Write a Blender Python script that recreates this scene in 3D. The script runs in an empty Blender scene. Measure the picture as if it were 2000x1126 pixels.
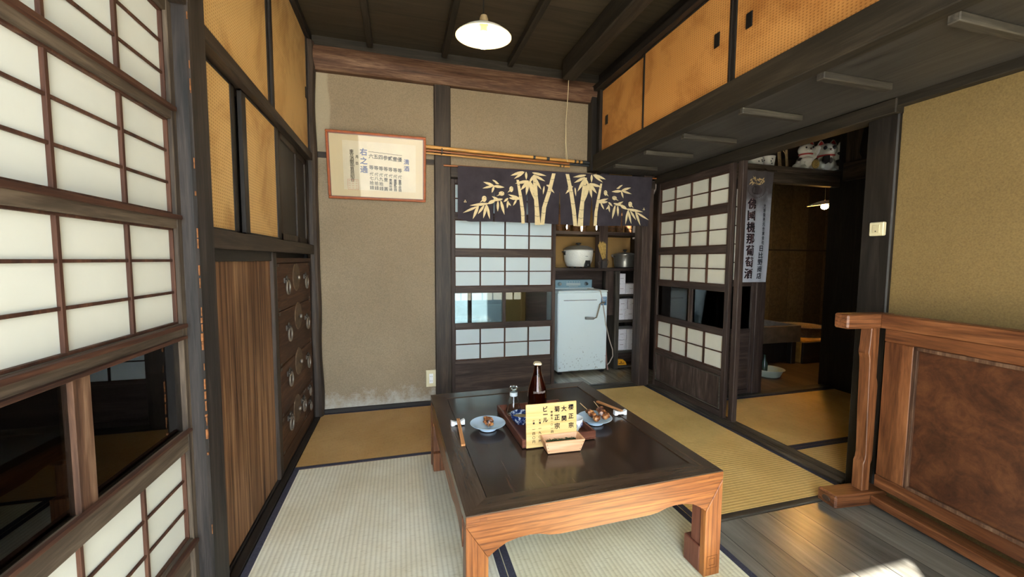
import bpy, bmesh, math, random
from mathutils import Vector, Matrix
random.seed(7)
S = bpy.context.scene
COL = S.collection

# ------------------------------------------------------------------ camera, sky, sun, exposure
cam_data = bpy.data.cameras.new('camera')
cam_data.sensor_width = 36.0
cam_data.lens = 783.0 / 2000.0 * 36.0
cam_data.clip_start = 0.02
cam = bpy.data.objects.new('camera', cam_data)
COL.objects.link(cam)
_yaw, _pit, _rol = math.radians(15.53), math.radians(-4.063), math.radians(0.333)
_f = Vector((math.sin(_yaw) * math.cos(_pit), math.cos(_yaw) * math.cos(_pit), math.sin(_pit)))
_r = Vector((math.cos(_yaw), -math.sin(_yaw), 0))
_u = _r.cross(_f)
_r2 = _r * math.cos(_rol) + _u * math.sin(_rol)
_u2 = -_r * math.sin(_rol) + _u * math.cos(_rol)
cam.matrix_world = Matrix(((_r2.x, _u2.x, -_f.x, 0), (_r2.y, _u2.y, -_f.y, 0), (_r2.z, _u2.z, -_f.z, 1.2), (0, 0, 0, 1)))
S.camera = cam

world = bpy.data.worlds.new('world')
S.world = world
world.use_nodes = True
_bg = world.node_tree.nodes['Background']
_bg.inputs['Color'].default_value = (0.78, 0.90, 1.0, 1)
_bg.inputs['Strength'].default_value = 2.8

sun_data = bpy.data.lights.new('sun', 'SUN')
sun_data.energy = 9.0
sun_data.angle = math.radians(0.6)
sun_data.color = (1.0, 0.95, 0.86)
sun = bpy.data.objects.new('sun', sun_data)
COL.objects.link(sun)
_sd = Vector((0.62, 0.78, -1.022)).normalized()     # the way the light travels: from behind left, 46 degrees high
sun.rotation_euler = _sd.to_track_quat('-Z', 'Y').to_euler()

S.view_settings.view_transform = 'Standard'
S.view_settings.look = 'None'
S.view_settings.gamma = 1.0
S.view_settings.use_curve_mapping = False
S.view_settings.exposure = 2.62
LAMP = 30.0

# ------------------------------------------------------------------ materials
def lin(c):
    out = []
    for v in c:
        v /= 255.0
        out.append(v / 12.92 if v <= 0.04045 else ((v + 0.055) / 1.055) ** 2.4)
    return (*out, 1.0)

class NT:
    def __init__(s, name):
        s.m = bpy.data.materials.new(name)
        s.m.use_nodes = True
        s.t = s.m.node_tree
        s.b = s.t.nodes['Principled BSDF']
    def n(s, kind, **kw):
        nd = s.t.nodes.new(kind)
        for k, v in kw.items():
            if k in nd.inputs:
                nd.inputs[k].default_value = v
            else:
                setattr(nd, k, v)
        return nd
    def l(s, a, b):
        s.t.links.new(a, b)
    def ramp(s, fac, stops):
        r = s.n('ShaderNodeValToRGB')
        e = r.color_ramp.elements
        while len(e) < len(stops):
            e.new(0.5)
        for i, (p, c) in enumerate(stops):
            e[i].position = p
            e[i].color = lin(c)
        s.l(fac, r.inputs[0])
        return r.outputs[0]
    def coords(s, scale=(1, 1, 1), vary=True):
        tc = s.n('ShaderNodeTexCoord')
        mp = s.n('ShaderNodeMapping')
        mp.inputs['Scale'].default_value = scale
        if vary:
            oi = s.n('ShaderNodeObjectInfo')
            mu = s.n('ShaderNodeMath', operation='MULTIPLY')
            mu.inputs[1].default_value = 9.0
            s.l(oi.outputs['Random'], mu.inputs[0])
            ad = s.n('ShaderNodeVectorMath', operation='ADD')
            s.l(tc.outputs['Object'], ad.inputs[0])
            s.l(mu.outputs[0], ad.inputs[1])
            s.l(ad.outputs[0], mp.inputs[0])
        else:
            s.l(tc.outputs['Object'], mp.inputs[0])
        return mp.outputs[0]
    def noise(s, vec, scale, detail=4, rough=0.55, dist=0.0):
        nz = s.n('ShaderNodeTexNoise')
        nz.inputs['Scale'].default_value = scale
        nz.inputs['Detail'].default_value = detail
        nz.inputs['Roughness'].default_value = rough
        nz.inputs['Distortion'].default_value = dist
        s.l(vec, nz.inputs['Vector'])
        return nz.outputs['Fac']
    def wave(s, vec, scale, axis='X', dist=0.0, dscale=1.0, detail=2.0, profile='SIN'):
        w = s.n('ShaderNodeTexWave', wave_type='BANDS', bands_direction=axis, wave_profile=profile)
        w.inputs['Scale'].default_value = scale
        w.inputs['Distortion'].default_value = dist
        w.inputs['Detail Scale'].default_value = dscale
        w.inputs['Detail'].default_value = detail
        s.l(vec, w.inputs['Vector'])
        return w.outputs['Fac']
    def mix(s, a, b, fac, mode='MIX'):
        x = s.n('ShaderNodeMix', data_type='RGBA', blend_type=mode)
        for sock, v in ((x.inputs[0], fac), (x.inputs[6], a), (x.inputs[7], b)):
            if hasattr(v, 'is_linked'):
                s.l(v, sock)
            else:
                sock.default_value = v
        return x.outputs[2]
    def bump(s, h, strength=0.2, dist=0.01):
        bp = s.n('ShaderNodeBump')
        bp.inputs['Strength'].default_value = strength
        bp.inputs['Distance'].default_value = dist
        s.l(h, bp.inputs['Height'])
        s.l(bp.outputs[0], s.b.inputs['Normal'])
    def base(s, c):
        s.l(c, s.b.inputs['Base Color'])
    def fin(s, rough=0.6, spec=0.3, metal=0.0):
        s.b.inputs['Roughness'].default_value = rough
        s.b.inputs['Specular IOR Level'].default_value = spec
        s.b.inputs['Metallic'].default_value = metal
        return s.m

_wood = {}
def wood(kind, axis='Z'):
    """axis: the way the grain runs"""
    key = (kind, axis)
    if key in _wood:
        return _wood[key]
    #        dark        mid          light      stretch rough spec bump
    P = {'old':    ((30, 24, 20), (50, 41, 34), (74, 61, 51), 16, .55, .35, .25),
         'beam':   ((26, 23, 18), (40, 35, 28), (58, 51, 42), 14, .6, .3, .25),
         'black':  ((20, 17, 15), (31, 27, 24), (47, 41, 37), 16, .5, .35, .15),
         'brown':  ((56, 37, 27), (88, 62, 46), (128, 100, 78), 12, .65, .25, .3),
         'lattice':((44, 27, 20), (66, 41, 30), (92, 62, 46), 16, .6, .25, .1),
         'door':   ((40, 30, 27), (60, 48, 43), (86, 72, 65), 16, .55, .3, .2),
         'post':   ((24, 22, 22), (42, 37, 35), (64, 56, 51), 18, .55, .3, .3),
         'scuffed':((48, 38, 34), (70, 57, 51), (112, 100, 93), 9, .6, .3, .15),
         'weathered': ((44, 36, 30), (72, 61, 50), (104, 90, 75), 16, .6, .3, .2),
         'grey':   ((42, 38, 34), (64, 59, 52), (94, 88, 78), 16, .6, .3, .2),
         'chest':  ((44, 27, 19), (72, 47, 32), (100, 70, 50), 10, .6, .25, .25),
         'screen': ((72, 40, 23), (114, 70, 42), (150, 98, 62), 12, .4, .4, .12),
         'orange': ((86, 47, 20), (128, 76, 36), (154, 100, 50), 14, .35, .45, .12),
         'tabletop':((36, 26, 21), (52, 39, 32), (68, 52, 43), 20, .17, .5, .03),
         'tableframe':((50, 38, 30), (66, 51, 40), (82, 66, 53), 16, .24, .5, .05),
         'trayred':((72, 38, 27), (98, 56, 42), (122, 76, 60), 14, .35, .4, .06),
         'pale':   ((188, 138, 100), (210, 162, 124), (226, 184, 148), 16, .55, .3, .05),
         'sign':   ((188, 154, 94), (204, 172, 114), (216, 188, 134), 20, .5, .3, .02),
         'stick':  ((176, 118, 70), (196, 138, 88), (212, 158, 108), 20, .5, .3, .02),
         }[kind]
    d, m, li, st, ro, sp, bu = P
    t = NT('wood_%s_%s' % (kind, axis))
    sc = {'X': (1, st, st), 'Y': (st, 1, st), 'Z': (st, st, 1)}[axis]
    v = t.coords(sc)
    n1 = t.noise(v, 1.6, 5, .6, .8)
    n2 = t.noise(v, 9.0, 3, .6, .3)
    mx = t.n('ShaderNodeMath', operation='MULTIPLY_ADD')
    t.l(n2, mx.inputs[0]); mx.inputs[1].default_value = .45
    t.l(n1, mx.inputs[2])
    c = t.ramp(mx.outputs[0], [(.50, d), (.72, m), (.95, li)])
    if kind in ('orange', 'screen'):                # growth rings showing as drawn-out lines
        sc2 = {'X': (.55, 5, 5), 'Y': (5, .55, 5), 'Z': (5, 5, .55)}[axis]
        wv = t.wave(t.coords(sc2), 3.2, {'X': 'Z', 'Y': 'X', 'Z': 'X'}[axis], 7.0, .7, 2.0)
        lines = t.ramp(wv, [(.0, (150, 118, 92)), (.22, (255, 255, 255))])
        c = t.mix(c, lines, .55, 'MULTIPLY')
    t.base(c)
    t.bump(mx.outputs[0], bu, .004)
    _wood[key] = t.fin(ro, sp)
    return _wood[key]

_pl = {}
def plain(name, c, rough=.5, spec=.4, metal=0, var=0.0, vscale=20):
    if name in _pl:
        return _pl[name]
    t = NT(name)
    if var:
        f = t.noise(t.coords(), vscale, 4)
        lo = tuple(max(0, x * (1 - var)) for x in c)
        hi = tuple(min(255, x * (1 + var)) for x in c)
        t.base(t.ramp(f, [(.3, lo), (.7, hi)]))
    else:
        t.b.inputs['Base Color'].default_value = lin(c)
    _pl[name] = t.fin(rough, spec, metal)
    return _pl[name]

def glow(name, c, strength):
    if name in _pl:
        return _pl[name]
    t = NT(name)
    t.b.inputs['Base Color'].default_value = lin(c)
    t.b.inputs['Emission Color'].default_value = lin(c)
    t.b.inputs['Emission Strength'].default_value = strength
    _pl[name] = t.fin(.4, .3)
    return _pl[name]

def plaster(name, c, salt=False):
    t = NT(name)
    v = t.coords((1, 1, 1), False)
    n1 = t.noise(v, 150, 5, .7)
    n2 = t.noise(v, 2.2, 4, .6)
    a = t.ramp(n1, [(.3, tuple(x * .88 for x in c)), (.5, c), (.72, tuple(min(255, x * 1.10) for x in c))])
    b = t.mix(a, lin(tuple(x * .86 for x in c)), n2, 'MULTIPLY')
    b = t.mix(a, b, .35)
    vo = t.n('ShaderNodeTexVoronoi')
    vo.inputs['Scale'].default_value = 23
    t.l(v, vo.inputs['Vector'])
    sp = t.ramp(vo.outputs['Distance'], [(.03, (70, 70, 70)), (.08, (0, 0, 0))])
    b = t.mix(b, lin(tuple(min(255, x * 1.35) for x in c)), sp)
    if salt:                                              # white bloom of salts along the foot of the wall
        sx = t.n('ShaderNodeSeparateXYZ'); t.l(v, sx.inputs[0])
        nz = t.noise(v, 9, 8, .75)
        ad = t.n('ShaderNodeMath', operation='MULTIPLY_ADD'); t.l(nz, ad.inputs[0]); ad.inputs[1].default_value = -.55; t.l(sx.outputs[2], ad.inputs[2])
        mk = t.ramp(ad.outputs[0], [(.0, (255, 255, 255)), (.10, (0, 0, 0))])
        mr = t.n('ShaderNodeMapRange'); t.l(ad.outputs[0], mr.inputs[0]); mr.inputs[1].default_value = -.26; mr.inputs[2].default_value = -.12; mr.inputs[3].default_value = .55; mr.inputs[4].default_value = 0.0
        b = t.mix(b, lin((190, 190, 184)), mr.outputs[0])
        # a paler patched strip of plaster in the upper corner
        n5 = t.noise(v, 2.3, 3, .5)
        a5 = t.n('ShaderNodeMath', operation='MULTIPLY_ADD'); t.l(n5, a5.inputs[0]); a5.inputs[1].default_value = -.10; t.l(sx.outputs[0], a5.inputs[2])
        m5 = t.n('ShaderNodeMapRange'); t.l(a5.outputs[0], m5.inputs[0]); m5.inputs[1].default_value = -.562; m5.inputs[2].default_value = -.548; m5.inputs[3].default_value = .45; m5.inputs[4].default_value = 0
        z5 = t.n('ShaderNodeMapRange'); t.l(sx.outputs[2], z5.inputs[0]); z5.inputs[1].default_value = 1.9; z5.inputs[2].default_value = 2.1
        p5 = t.n('ShaderNodeMath', operation='MULTIPLY'); t.l(m5.outputs[0], p5.inputs[0]); t.l(z5.outputs[0], p5.inputs[1])
        b = t.mix(b, lin((182, 172, 148)), p5.outputs[0])
    t.base(b)
    t.bump(n1, .35, .004)
    return t.fin(.9, .15)

def tatami(name, c, dark, rib='X'):
    """rib: the axis across which the ribs are counted"""
    t = NT(name)
    v = t.coords((1, 1, 1), False)
    other = 'Y' if rib == 'X' else 'X'
    w1 = t.wave(v, 16.0, rib, .2, 3)
    w2 = t.wave(v, 60.0, other, 1.2, 6)
    n = t.noise(v, 3.0, 5, .6)
    sc = (9, 60, 9) if other == 'Y' else (60, 9, 9)
    n2 = t.noise(t.coords(sc, False), 3.5, 3, .6)
    m1 = t.ramp(w1, [(.0, tuple((a_ * .45 + b_ * .55) for a_, b_ in zip(dark, c))), (.3, c), (1, tuple(min(255, x * 1.04) for x in c))])
    m2 = t.ramp(w2, [(.0, (222, 218, 208)), (.5, (255, 255, 255))])
    m3 = t.ramp(n, [(.3, (228, 220, 205)), (.65, (255, 255, 255))])
    m4 = t.ramp(n2, [(.25, (216, 208, 194)), (.45, (255, 255, 255))])
    a = t.mix(m1, m2, .55, 'MULTIPLY')
    a = t.mix(a, m3, .8, 'MULTIPLY')
    a = t.mix(a, m4, .7, 'MULTIPLY')
    t.base(a)
    t.bump(w1, .3, .003)
    return t.fin(.6, .25)

def fusuma_paper(name, c, dark):
    t = NT(name)
    v = t.coords((1, 1, 1), False)
    w1 = t.wave(v, 19, 'Y', .35, 4)
    w2 = t.wave(v, 25, 'Z', .35, 4)
    ml = t.n('ShaderNodeMath', operation='MULTIPLY'); t.l(w1, ml.inputs[0]); t.l(w2, ml.inputs[1])
    a = t.ramp(ml.outputs[0], [(.0, c), (.55, tuple(x * .93 for x in c)), (.9, dark)])
    n = t.noise(v, 2.6, 5, .65, .5)
    b = t.ramp(n, [(.34, (186, 158, 120)), (.55, (255, 252, 246))])
    a = t.mix(a, b, .7, 'MULTIPLY')
    n3 = t.noise(v, 14, 3, .6)
    st = t.ramp(n3, [(.70, (0, 0, 0)), (.78, (255, 255, 255))])
    bw = t.n('ShaderNodeRGBToBW'); t.l(st, bw.inputs[0])
    ml2 = t.n('ShaderNodeMath', operation='MULTIPLY'); t.l(bw.outputs[0], ml2.inputs[0]); ml2.inputs[1].default_value = .3
    a = t.mix(a, lin(dark), ml2.outputs[0])
    t.base(a)
    t.bump(ml.outputs[0], .3, .003)
    return t.fin(.6, .3)

def cedar(name):
    """weathered cedar boards with strong upright grain, door lies in the Y-Z plane"""
    t = NT(name)
    v = t.coords((1, 1, .10), False)
    nz = t.n('ShaderNodeTexNoise'); nz.inputs['Scale'].default_value = 3.0; nz.inputs['Detail'].default_value = 3
    t.l(v, nz.inputs['Vector'])
    ml = t.n('ShaderNodeVectorMath', operation='MULTIPLY'); t.l(nz.outputs['Color'], ml.inputs[0]); ml.inputs[1].default_value = (0, .16, 0)
    ad = t.n('ShaderNodeVectorMath', operation='ADD'); t.l(v, ad.inputs[0]); t.l(ml.outputs[0], ad.inputs[1])
    w = t.noise(t.coords((1, 26, .55), False), 1.4, 6, .62, .9)
    a = t.ramp(w, [(.32, (62, 41, 28)), (.43, (116, 82, 58)), (.55, (152, 114, 82)), (.70, (180, 143, 108))])
    w2 = t.noise(t.coords((1, 90, 1.2), False), 1.6, 4, .6, .3)
    b = t.ramp(w2, [(.36, (150, 132, 116)), (.52, (255, 255, 255))])
    a = t.mix(a, b, .7, 'MULTIPLY')
    n2 = t.noise(t.coords((1, 2, .7), False), 2.2, 4)
    g = t.ramp(n2, [(.35, (150, 140, 130)), (.6, (255, 255, 255))])
    a = t.mix(a, g, .7, 'MULTIPLY')
    t.base(a)
    t.bump(w, .3, .004)
    return t.fin(.6, .25)

def boards(name, c, width, axis, rough=.3, spec=.5, off=0.0):
    """planked floor or ceiling; axis: across which the planks are counted"""
    t = NT(name)
    v = t.coords((1, 1, 1), False)
    sx = t.n('ShaderNodeSeparateXYZ'); t.l(v, sx.inputs[0])
    i = 'XYZ'.index(axis)
    dv = t.n('ShaderNodeMath', operation='MULTIPLY_ADD'); t.l(sx.outputs[i], dv.inputs[0]); dv.inputs[1].default_value = 1 / width; dv.inputs[2].default_value = off
    fl = t.n('ShaderNodeMath', operation='FLOOR'); t.l(dv.outputs[0], fl.inputs[0])
    fr = t.n('ShaderNodeMath', operation='FRACT'); t.l(dv.outputs[0], fr.inputs[0])
    wn = t.n('ShaderNodeTexWhiteNoise', noise_dimensions='1D'); t.l(fl.outputs[0], wn.inputs['W'])
    tone = t.ramp(wn.outputs['Value'], [(0, tuple(x * .80 for x in c)), (1, tuple(x * 1.15 for x in c))])
    sc = [14, 14, 14]
    long_ = {'X': 1, 'Y': 0, 'Z': 0}[axis]
    sc[long_] = 1.2
    of = t.n('ShaderNodeVectorMath', operation='ADD'); t.l(t.coords(tuple(sc), False), of.inputs[0]); t.l(wn.outputs['Value'], of.inputs[1])
    n = t.noise(of.outputs[0], 1.5, 6, .65, .8)
    gr = t.ramp(n, [(.3, (150, 145, 140)), (.65, (255, 255, 255))])
    a = t.mix(tone, gr, .85, 'MULTIPLY')
    seam = t.n('ShaderNodeMath', operation='COMPARE'); t.l(fr.outputs[0], seam.inputs[0]); seam.inputs[1].default_value = 0.0; seam.inputs[2].default_value = .004 / width
    a = t.mix(a, lin(tuple(x * .3 for x in c)), seam.outputs[0])
    t.base(a)
    t.bump(n, .12, .004)
    return t.fin(rough, spec)

def glass_pane(name, tint=(255, 255, 255), refl=1.0):
    t = NT(name)
    t.t.nodes.remove(t.b)
    out = [x for x in t.t.nodes if x.type == 'OUTPUT_MATERIAL'][0]
    tr = t.n('ShaderNodeBsdfTransparent'); tr.inputs['Color'].default_value = lin(tint)
    gl = t.n('ShaderNodeBsdfGlossy'); gl.inputs['Roughness'].default_value = .01
    fr = t.n('ShaderNodeFresnel'); fr.inputs['IOR'].default_value = 1.5
    mu = t.n('ShaderNodeMath', operation='MULTIPLY', use_clamp=True); t.l(fr.outputs[0], mu.inputs[0]); mu.inputs[1].default_value = refl
    mx = t.n('ShaderNodeMixShader'); t.l(mu.outputs[0], mx.inputs[0]); t.l(tr.outputs[0], mx.inputs[1]); t.l(gl.outputs[0], mx.inputs[2])
    t.l(mx.outputs[0], out.inputs['Surface'])
    return t.m

def solid_glass(name, c, rough=.02):
    t = NT(name)
    t.b.inputs['Base Color'].default_value = lin(c)
    t.b.inputs['Transmission Weight'].default_value = 1.0
    t.b.inputs['IOR'].default_value = 1.45
    return t.fin(rough, .5)

def lit_paper(name, c):
    t = NT(name)
    out = [x for x in t.t.nodes if x.type == 'OUTPUT_MATERIAL'][0]
    t.b.inputs['Base Color'].default_value = lin(c)
    t.fin(.8, .1)
    tl = t.n('ShaderNodeBsdfTranslucent'); tl.inputs['Color'].default_value = lin(c)
    mx = t.n('ShaderNodeMixShader'); mx.inputs[0].default_value = .45
    t.l(t.b.outputs[0], mx.inputs[1]); t.l(tl.outputs[0], mx.inputs[2])
    t.l(mx.outputs[0], out.inputs['Surface'])
    return t.m

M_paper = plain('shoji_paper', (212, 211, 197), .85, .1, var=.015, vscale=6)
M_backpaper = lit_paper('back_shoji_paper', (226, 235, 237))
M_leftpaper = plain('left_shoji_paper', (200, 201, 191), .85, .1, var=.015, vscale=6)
M_litpaper = lit_paper('added_lattice_paper', (240, 238, 228))
M_gold = fusuma_paper('woven_gold_paper', (216, 178, 118), (176, 130, 74))
M_gold2 = fusuma_paper('woven_amber_paper', (208, 150, 84), (164, 108, 54))
M_cedar = cedar('weathered_cedar')
M_pane = glass_pane('window_glass', (225, 232, 232), 1.6)
M_frameglass = glass_pane('picture_glass', (250, 250, 250), .30)
M_plaster = plaster('sand_plaster', (148, 133, 111), True)
M_plaster2 = plaster('ochre_plaster', (138, 116, 76))
M_heri = plain('navy_mat_edging', (64, 63, 74), .8, .1, var=.12, vscale=120)
M_iron = plain('dark_iron', (72, 66, 60), .5, .5, .6, var=.2, vscale=40)
M_ironring = plain('worn_iron_ring', (140, 132, 122), .45, .5, .7)
M_blackmetal = plain('black_metal', (26, 25, 25), .4, .4)
M_ink = plain('black_ink', (30, 28, 34), .8, .1)
M_blueink = plain('blue_ink', (74, 88, 140), .8, .1)
M_white = plain('white_glaze', (226, 230, 234), .18, .5)
M_plate = plain('pale_celadon_glaze', (176, 202, 224), .15, .5)

# ------------------------------------------------------------------ shape helpers
class G:
    """collects shapes into one mesh; bev is the default edge rounding of a box"""
    def __init__(s, bev=.0015):
        s.bm = bmesh.new()
        s.bev = bev
    def box(s, x0, x1, y0, y1, z0, z1, b=None, mat=None):
        b = s.bev if b is None else b
        m = Matrix.Translation(((x0 + x1) / 2, (y0 + y1) / 2, (z0 + z1) / 2)) @ Matrix.Diagonal((abs(x1 - x0), abs(y1 - y0), abs(z1 - z0), 1))
        if mat is not None:
            m = mat @ m
        r = bmesh.ops.create_cube(s.bm, size=1.0, matrix=m)
        b = min(b, .3 * min(abs(x1 - x0), abs(y1 - y0), abs(z1 - z0)))
        if b > 1e-5:
            ed = list({e for v in r['verts'] for e in v.link_edges})
            bmesh.ops.bevel(s.bm, geom=ed, offset=b, segments=1, affect='EDGES', profile=.5)
        return s
    def prism(s, pts, d0, d1, axis='Y'):
        """polygon pts in the plane across axis, pushed from d0 to d1"""
        def P(a, b, d):
            return {'X': (d, a, b), 'Y': (a, d, b), 'Z': (a, b, d)}[axis]
        v0 = [s.bm.verts.new(P(a, b, d0)) for a, b in pts]
        v1 = [s.bm.verts.new(P(a, b, d1)) for a, b in pts]
        n = len(pts)
        fs = [s.bm.faces.new(v0), s.bm.faces.new(list(reversed(v1)))]
        for i in range(n):
            fs.append(s.bm.faces.new((v0[(i + 1) % n], v0[i], v1[i], v1[(i + 1) % n])))
        bmesh.ops.recalc_face_normals(s.bm, faces=fs)
        return s
    def poly(s, pts):
        s.bm.faces.new([s.bm.verts.new(p) for p in pts])
        return s
    def tube(s, path, r, n=8, caps=True):
        """round bar along a path; r may be one radius or one per point"""
        path = [Vector(p) for p in path]
        rings = []
        ref = None
        for i, p in enumerate(path):
            a = path[max(0, i - 1)]; b = path[min(len(path) - 1, i + 1)]
            d = (b - a).normalized()
            if ref is None:
                ref = d.orthogonal().normalized()
            ref = (ref - d * ref.dot(d)).normalized()
            w = d.cross(ref)
            rr = r[i] if isinstance(r, (list, tuple)) else r
            rings.append([s.bm.verts.new(p + (ref * math.cos(2 * math.pi * k / n) + w * math.sin(2 * math.pi * k / n)) * rr) for k in range(n)])
        for A, B in zip(rings, rings[1:]):
            for k in range(n):
                s.bm.faces.new((A[k], A[(k + 1) % n], B[(k + 1) % n], B[k]))
        if caps:
            s.bm.faces.new(list(reversed(rings[0])))
            s.bm.faces.new(rings[-1])
        return s
    def lathe(s, prof, c=(0, 0, 0), n=32, axis='Z', sx=1, sy=1):
        """profile of (radius, height) spun round an axis through c"""
        c = Vector(c)
        rings = []
        for r, h in prof:
            ring = []
            if r < 1e-6:
                v = {'Z': (0, 0, h), 'Y': (0, h, 0), 'X': (h, 0, 0)}[axis]
                ring = [s.bm.verts.new(c + Vector(v))]
            else:
                for k in range(n):
                    a = 2 * math.pi * k / n
                    p, q = r * math.cos(a) * sx, r * math.sin(a) * sy
                    v = {'Z': (p, q, h), 'Y': (q, h, p), 'X': (h, p, q)}[axis]
                    ring.append(s.bm.verts.new(c + Vector(v)))
            rings.append(ring)
        for A, B in zip(rings, rings[1:]):
            if len(A) == 1 and len(B) == 1:
                continue
            for k in range(n):
                k2 = (k + 1) % n
                if len(A) == 1:
                    s.bm.faces.new((A[0], B[k2], B[k]))
                elif len(B) == 1:
                    s.bm.faces.new((A[k], A[k2], B[0]))
                else:
                    s.bm.faces.new((A[k], A[k2], B[k2], B[k]))
        return s
    def ball(s, c, r, sx=1, sy=1, sz=1, sub=3, rot=None):
        m = Matrix.Translation(c) @ (rot or Matrix.Identity(4)) @ Matrix.Diagonal((sx, sy, sz, 1))
        bmesh.ops.create_icosphere(s.bm, subdivisions=sub, radius=r, matrix=m)
        return s
    def torus(s, c, R, r, axis='Y', a0=0, a1=2 * math.pi, n=24, m=8, sx=1, sz=1):
        pts = []
        full = abs(a1 - a0 - 2 * math.pi) < 1e-6
        for i in range(n + 1):
            a = a0 + (a1 - a0) * i / n
            p, q = R * math.cos(a) * sx, R * math.sin(a) * sz
            pts.append(Vector(c) + Vector({'Y': (p, 0, q), 'X': (0, p, q), 'Z': (p, q, 0)}[axis]))
        return s.tube(pts, r, m, not full)
    def grid(s, f, nu, nv):
        """surface f(u, v) -> point, u and v run 0..1"""
        V = [[s.bm.verts.new(f(i / nu, j / nv)) for j in range(nv + 1)] for i in range(nu + 1)]
        for i in range(nu):
            for j in range(nv):
                s.bm.faces.new((V[i][j], V[i + 1][j], V[i + 1][j + 1], V[i][j + 1]))
        return s
    def turn(s, m):
        bmesh.ops.transform(s.bm, matrix=m, verts=s.bm.verts[:])
        return s
    def jiggle(s, amp, scale=30, seed=0):
        from mathutils import noise
        for v in s.bm.verts:
            v.co += noise.noise_vector(v.co * scale + Vector((seed, seed * 2, 0))) * amp
        return s

def root_of(o):
    while o.parent:
        o = o.parent
    return o

def obj(name, g, mat, parent=None, local=False, smooth=False, origin=None):
    """links the collected shapes as one mesh object; shapes are in world coordinates unless local"""
    me = bpy.data.meshes.new(name)
    if parent is not None and not local:
        r = root_of(parent)
        m = Matrix.Translation(r.location) @ r.rotation_euler.to_matrix().to_4x4()
        bmesh.ops.transform(g.bm, matrix=m.inverted(), verts=g.bm.verts[:])
    if origin is not None:
        bmesh.ops.translate(g.bm, vec=-Vector(origin), verts=g.bm.verts[:])
    g.bm.to_mesh(me)
    g.bm.free()
    if isinstance(mat, (list, tuple)):
        for x in mat:
            me.materials.append(x)
    else:
        me.materials.append(mat)
    if smooth:
        me.polygons.foreach_set('use_smooth', [True] * len(me.polygons))
        try:
            me.set_sharp_from_angle(angle=math.radians(42))
        except Exception:
            pass
    o = bpy.data.objects.new(name, me)
    COL.objects.link(o)
    if parent is not None:
        o.parent = parent
    if origin is not None:
        o.location = origin
    return o

def tag(o, label, cat, group=None, kind=None):
    o['label'] = label
    o['category'] = cat
    if group:
        o['group'] = group
    if kind:
        o['kind'] = kind
    return o

def thing(name, label, cat, loc=(0, 0, 0), rot=(0, 0, 0), group=None, kind=None):
    o = bpy.data.objects.new(name, None)
    o.empty_display_size = .05
    COL.objects.link(o)
    o.location = loc
    o.rotation_euler = rot
    return tag(o, label, cat, group, kind)

def one(name, g, mat, label, cat, origin, group=None, smooth=False):
    return tag(obj(name, g, mat, None, False, smooth, origin), label, cat, group)

def single(name, g, mat, label, cat, loc, rot=(0, 0, 0), group=None, smooth=True):
    """a thing of one mesh; shapes are in its own coordinates"""
    o = obj(name, g, mat, None, False, smooth)
    o.location = loc
    o.rotation_euler = rot
    return tag(o, label, cat, group)

def struct(name, g, mat, label=None):
    o = obj(name, g, mat)
    o['kind'] = 'structure'
    if label:
        o['label'] = label
    return o

_trim = [0]
def trim(g, mat, label=None):
    _trim[0] += 1
    return struct('trim_%d' % _trim[0], g, mat, label)

def copy_tree(o, parent=None):
    c = o.copy()
    COL.objects.link(c)
    if parent is not None:
        c.parent = parent
    for ch in list(o.children):
        copy_tree(ch, c)
    return c

# ------------------------------------------------------------------ lettering
TEXTS = ('東京酒類仲買商組合月日右之通一六五四参貳壹優等代七拾錢八九圓清酒佛國機那葡萄大坂発売元合資会社比野商店'
         '櫻正宗関菊級〇ビール壜円小壱ー')
def _glyphs():
    out, tmp = {}, []
    for ch in sorted(set(TEXTS)):
        c = bpy.data.curves.new('glyph', 'FONT')
        c.body = ch
        c.resolution_u = 3
        o = bpy.data.objects.new('glyph', c)
        COL.objects.link(o)
        tmp.append((ch, o, c))
    bpy.context.view_layer.update()
    dg = bpy.context.evaluated_depsgraph_get()
    for ch, o, c in tmp:
        me = bpy.data.meshes.new_from_object(o.evaluated_get(dg))
        vs = [v.co.copy() for v in me.vertices]
        fs = [tuple(p.vertices) for p in me.polygons]
        if vs:
            cx = (min(v.x for v in vs) + max(v.x for v in vs)) / 2
            w = max(max(v.x for v in vs) - min(v.x for v in vs), .3)
            cy = (min(v.y for v in vs) + max(v.y for v in vs)) / 2
            out[ch] = ([(v.x - cx, v.y - cy) for v in vs], fs)
        bpy.data.meshes.remove(me)
    for ch, o, c in tmp:
        bpy.data.objects.remove(o)
        bpy.data.curves.remove(c)
    return out
GLYPH = _glyphs()

def write(g, ch, u, v, size, place, bold=0.0, skew=0.0, sx=1.0):
    """one character centred at (u, v); place(u, v) gives the point in space"""
    if ch not in GLYPH:
        return
    vs, fs = GLYPH[ch]
    offs = [(0, 0)] if not bold else [(-bold, 0), (bold, 0), (0, bold), (0, -bold)]
    for du, dv in offs:
        V = [g.bm.verts.new(place(u + (x * sx + skew * y) * size + du, v + y * size + dv)) for x, y in vs]
        for f in fs:
            try:
                g.bm.faces.new([V[i] for i in f])
            except ValueError:
                pass

def column(g, text, u, v_top, v_bot, size, place, **kw):
    """characters set one below another, first at v_top, last at v_bot (centres)"""
    n = len(text)
    for i, ch in enumerate(text):
        v = v_top if n == 1 else v_top + (v_bot - v_top) * i / (n - 1)
        write(g, ch, u, v, size, place, **kw)

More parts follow.
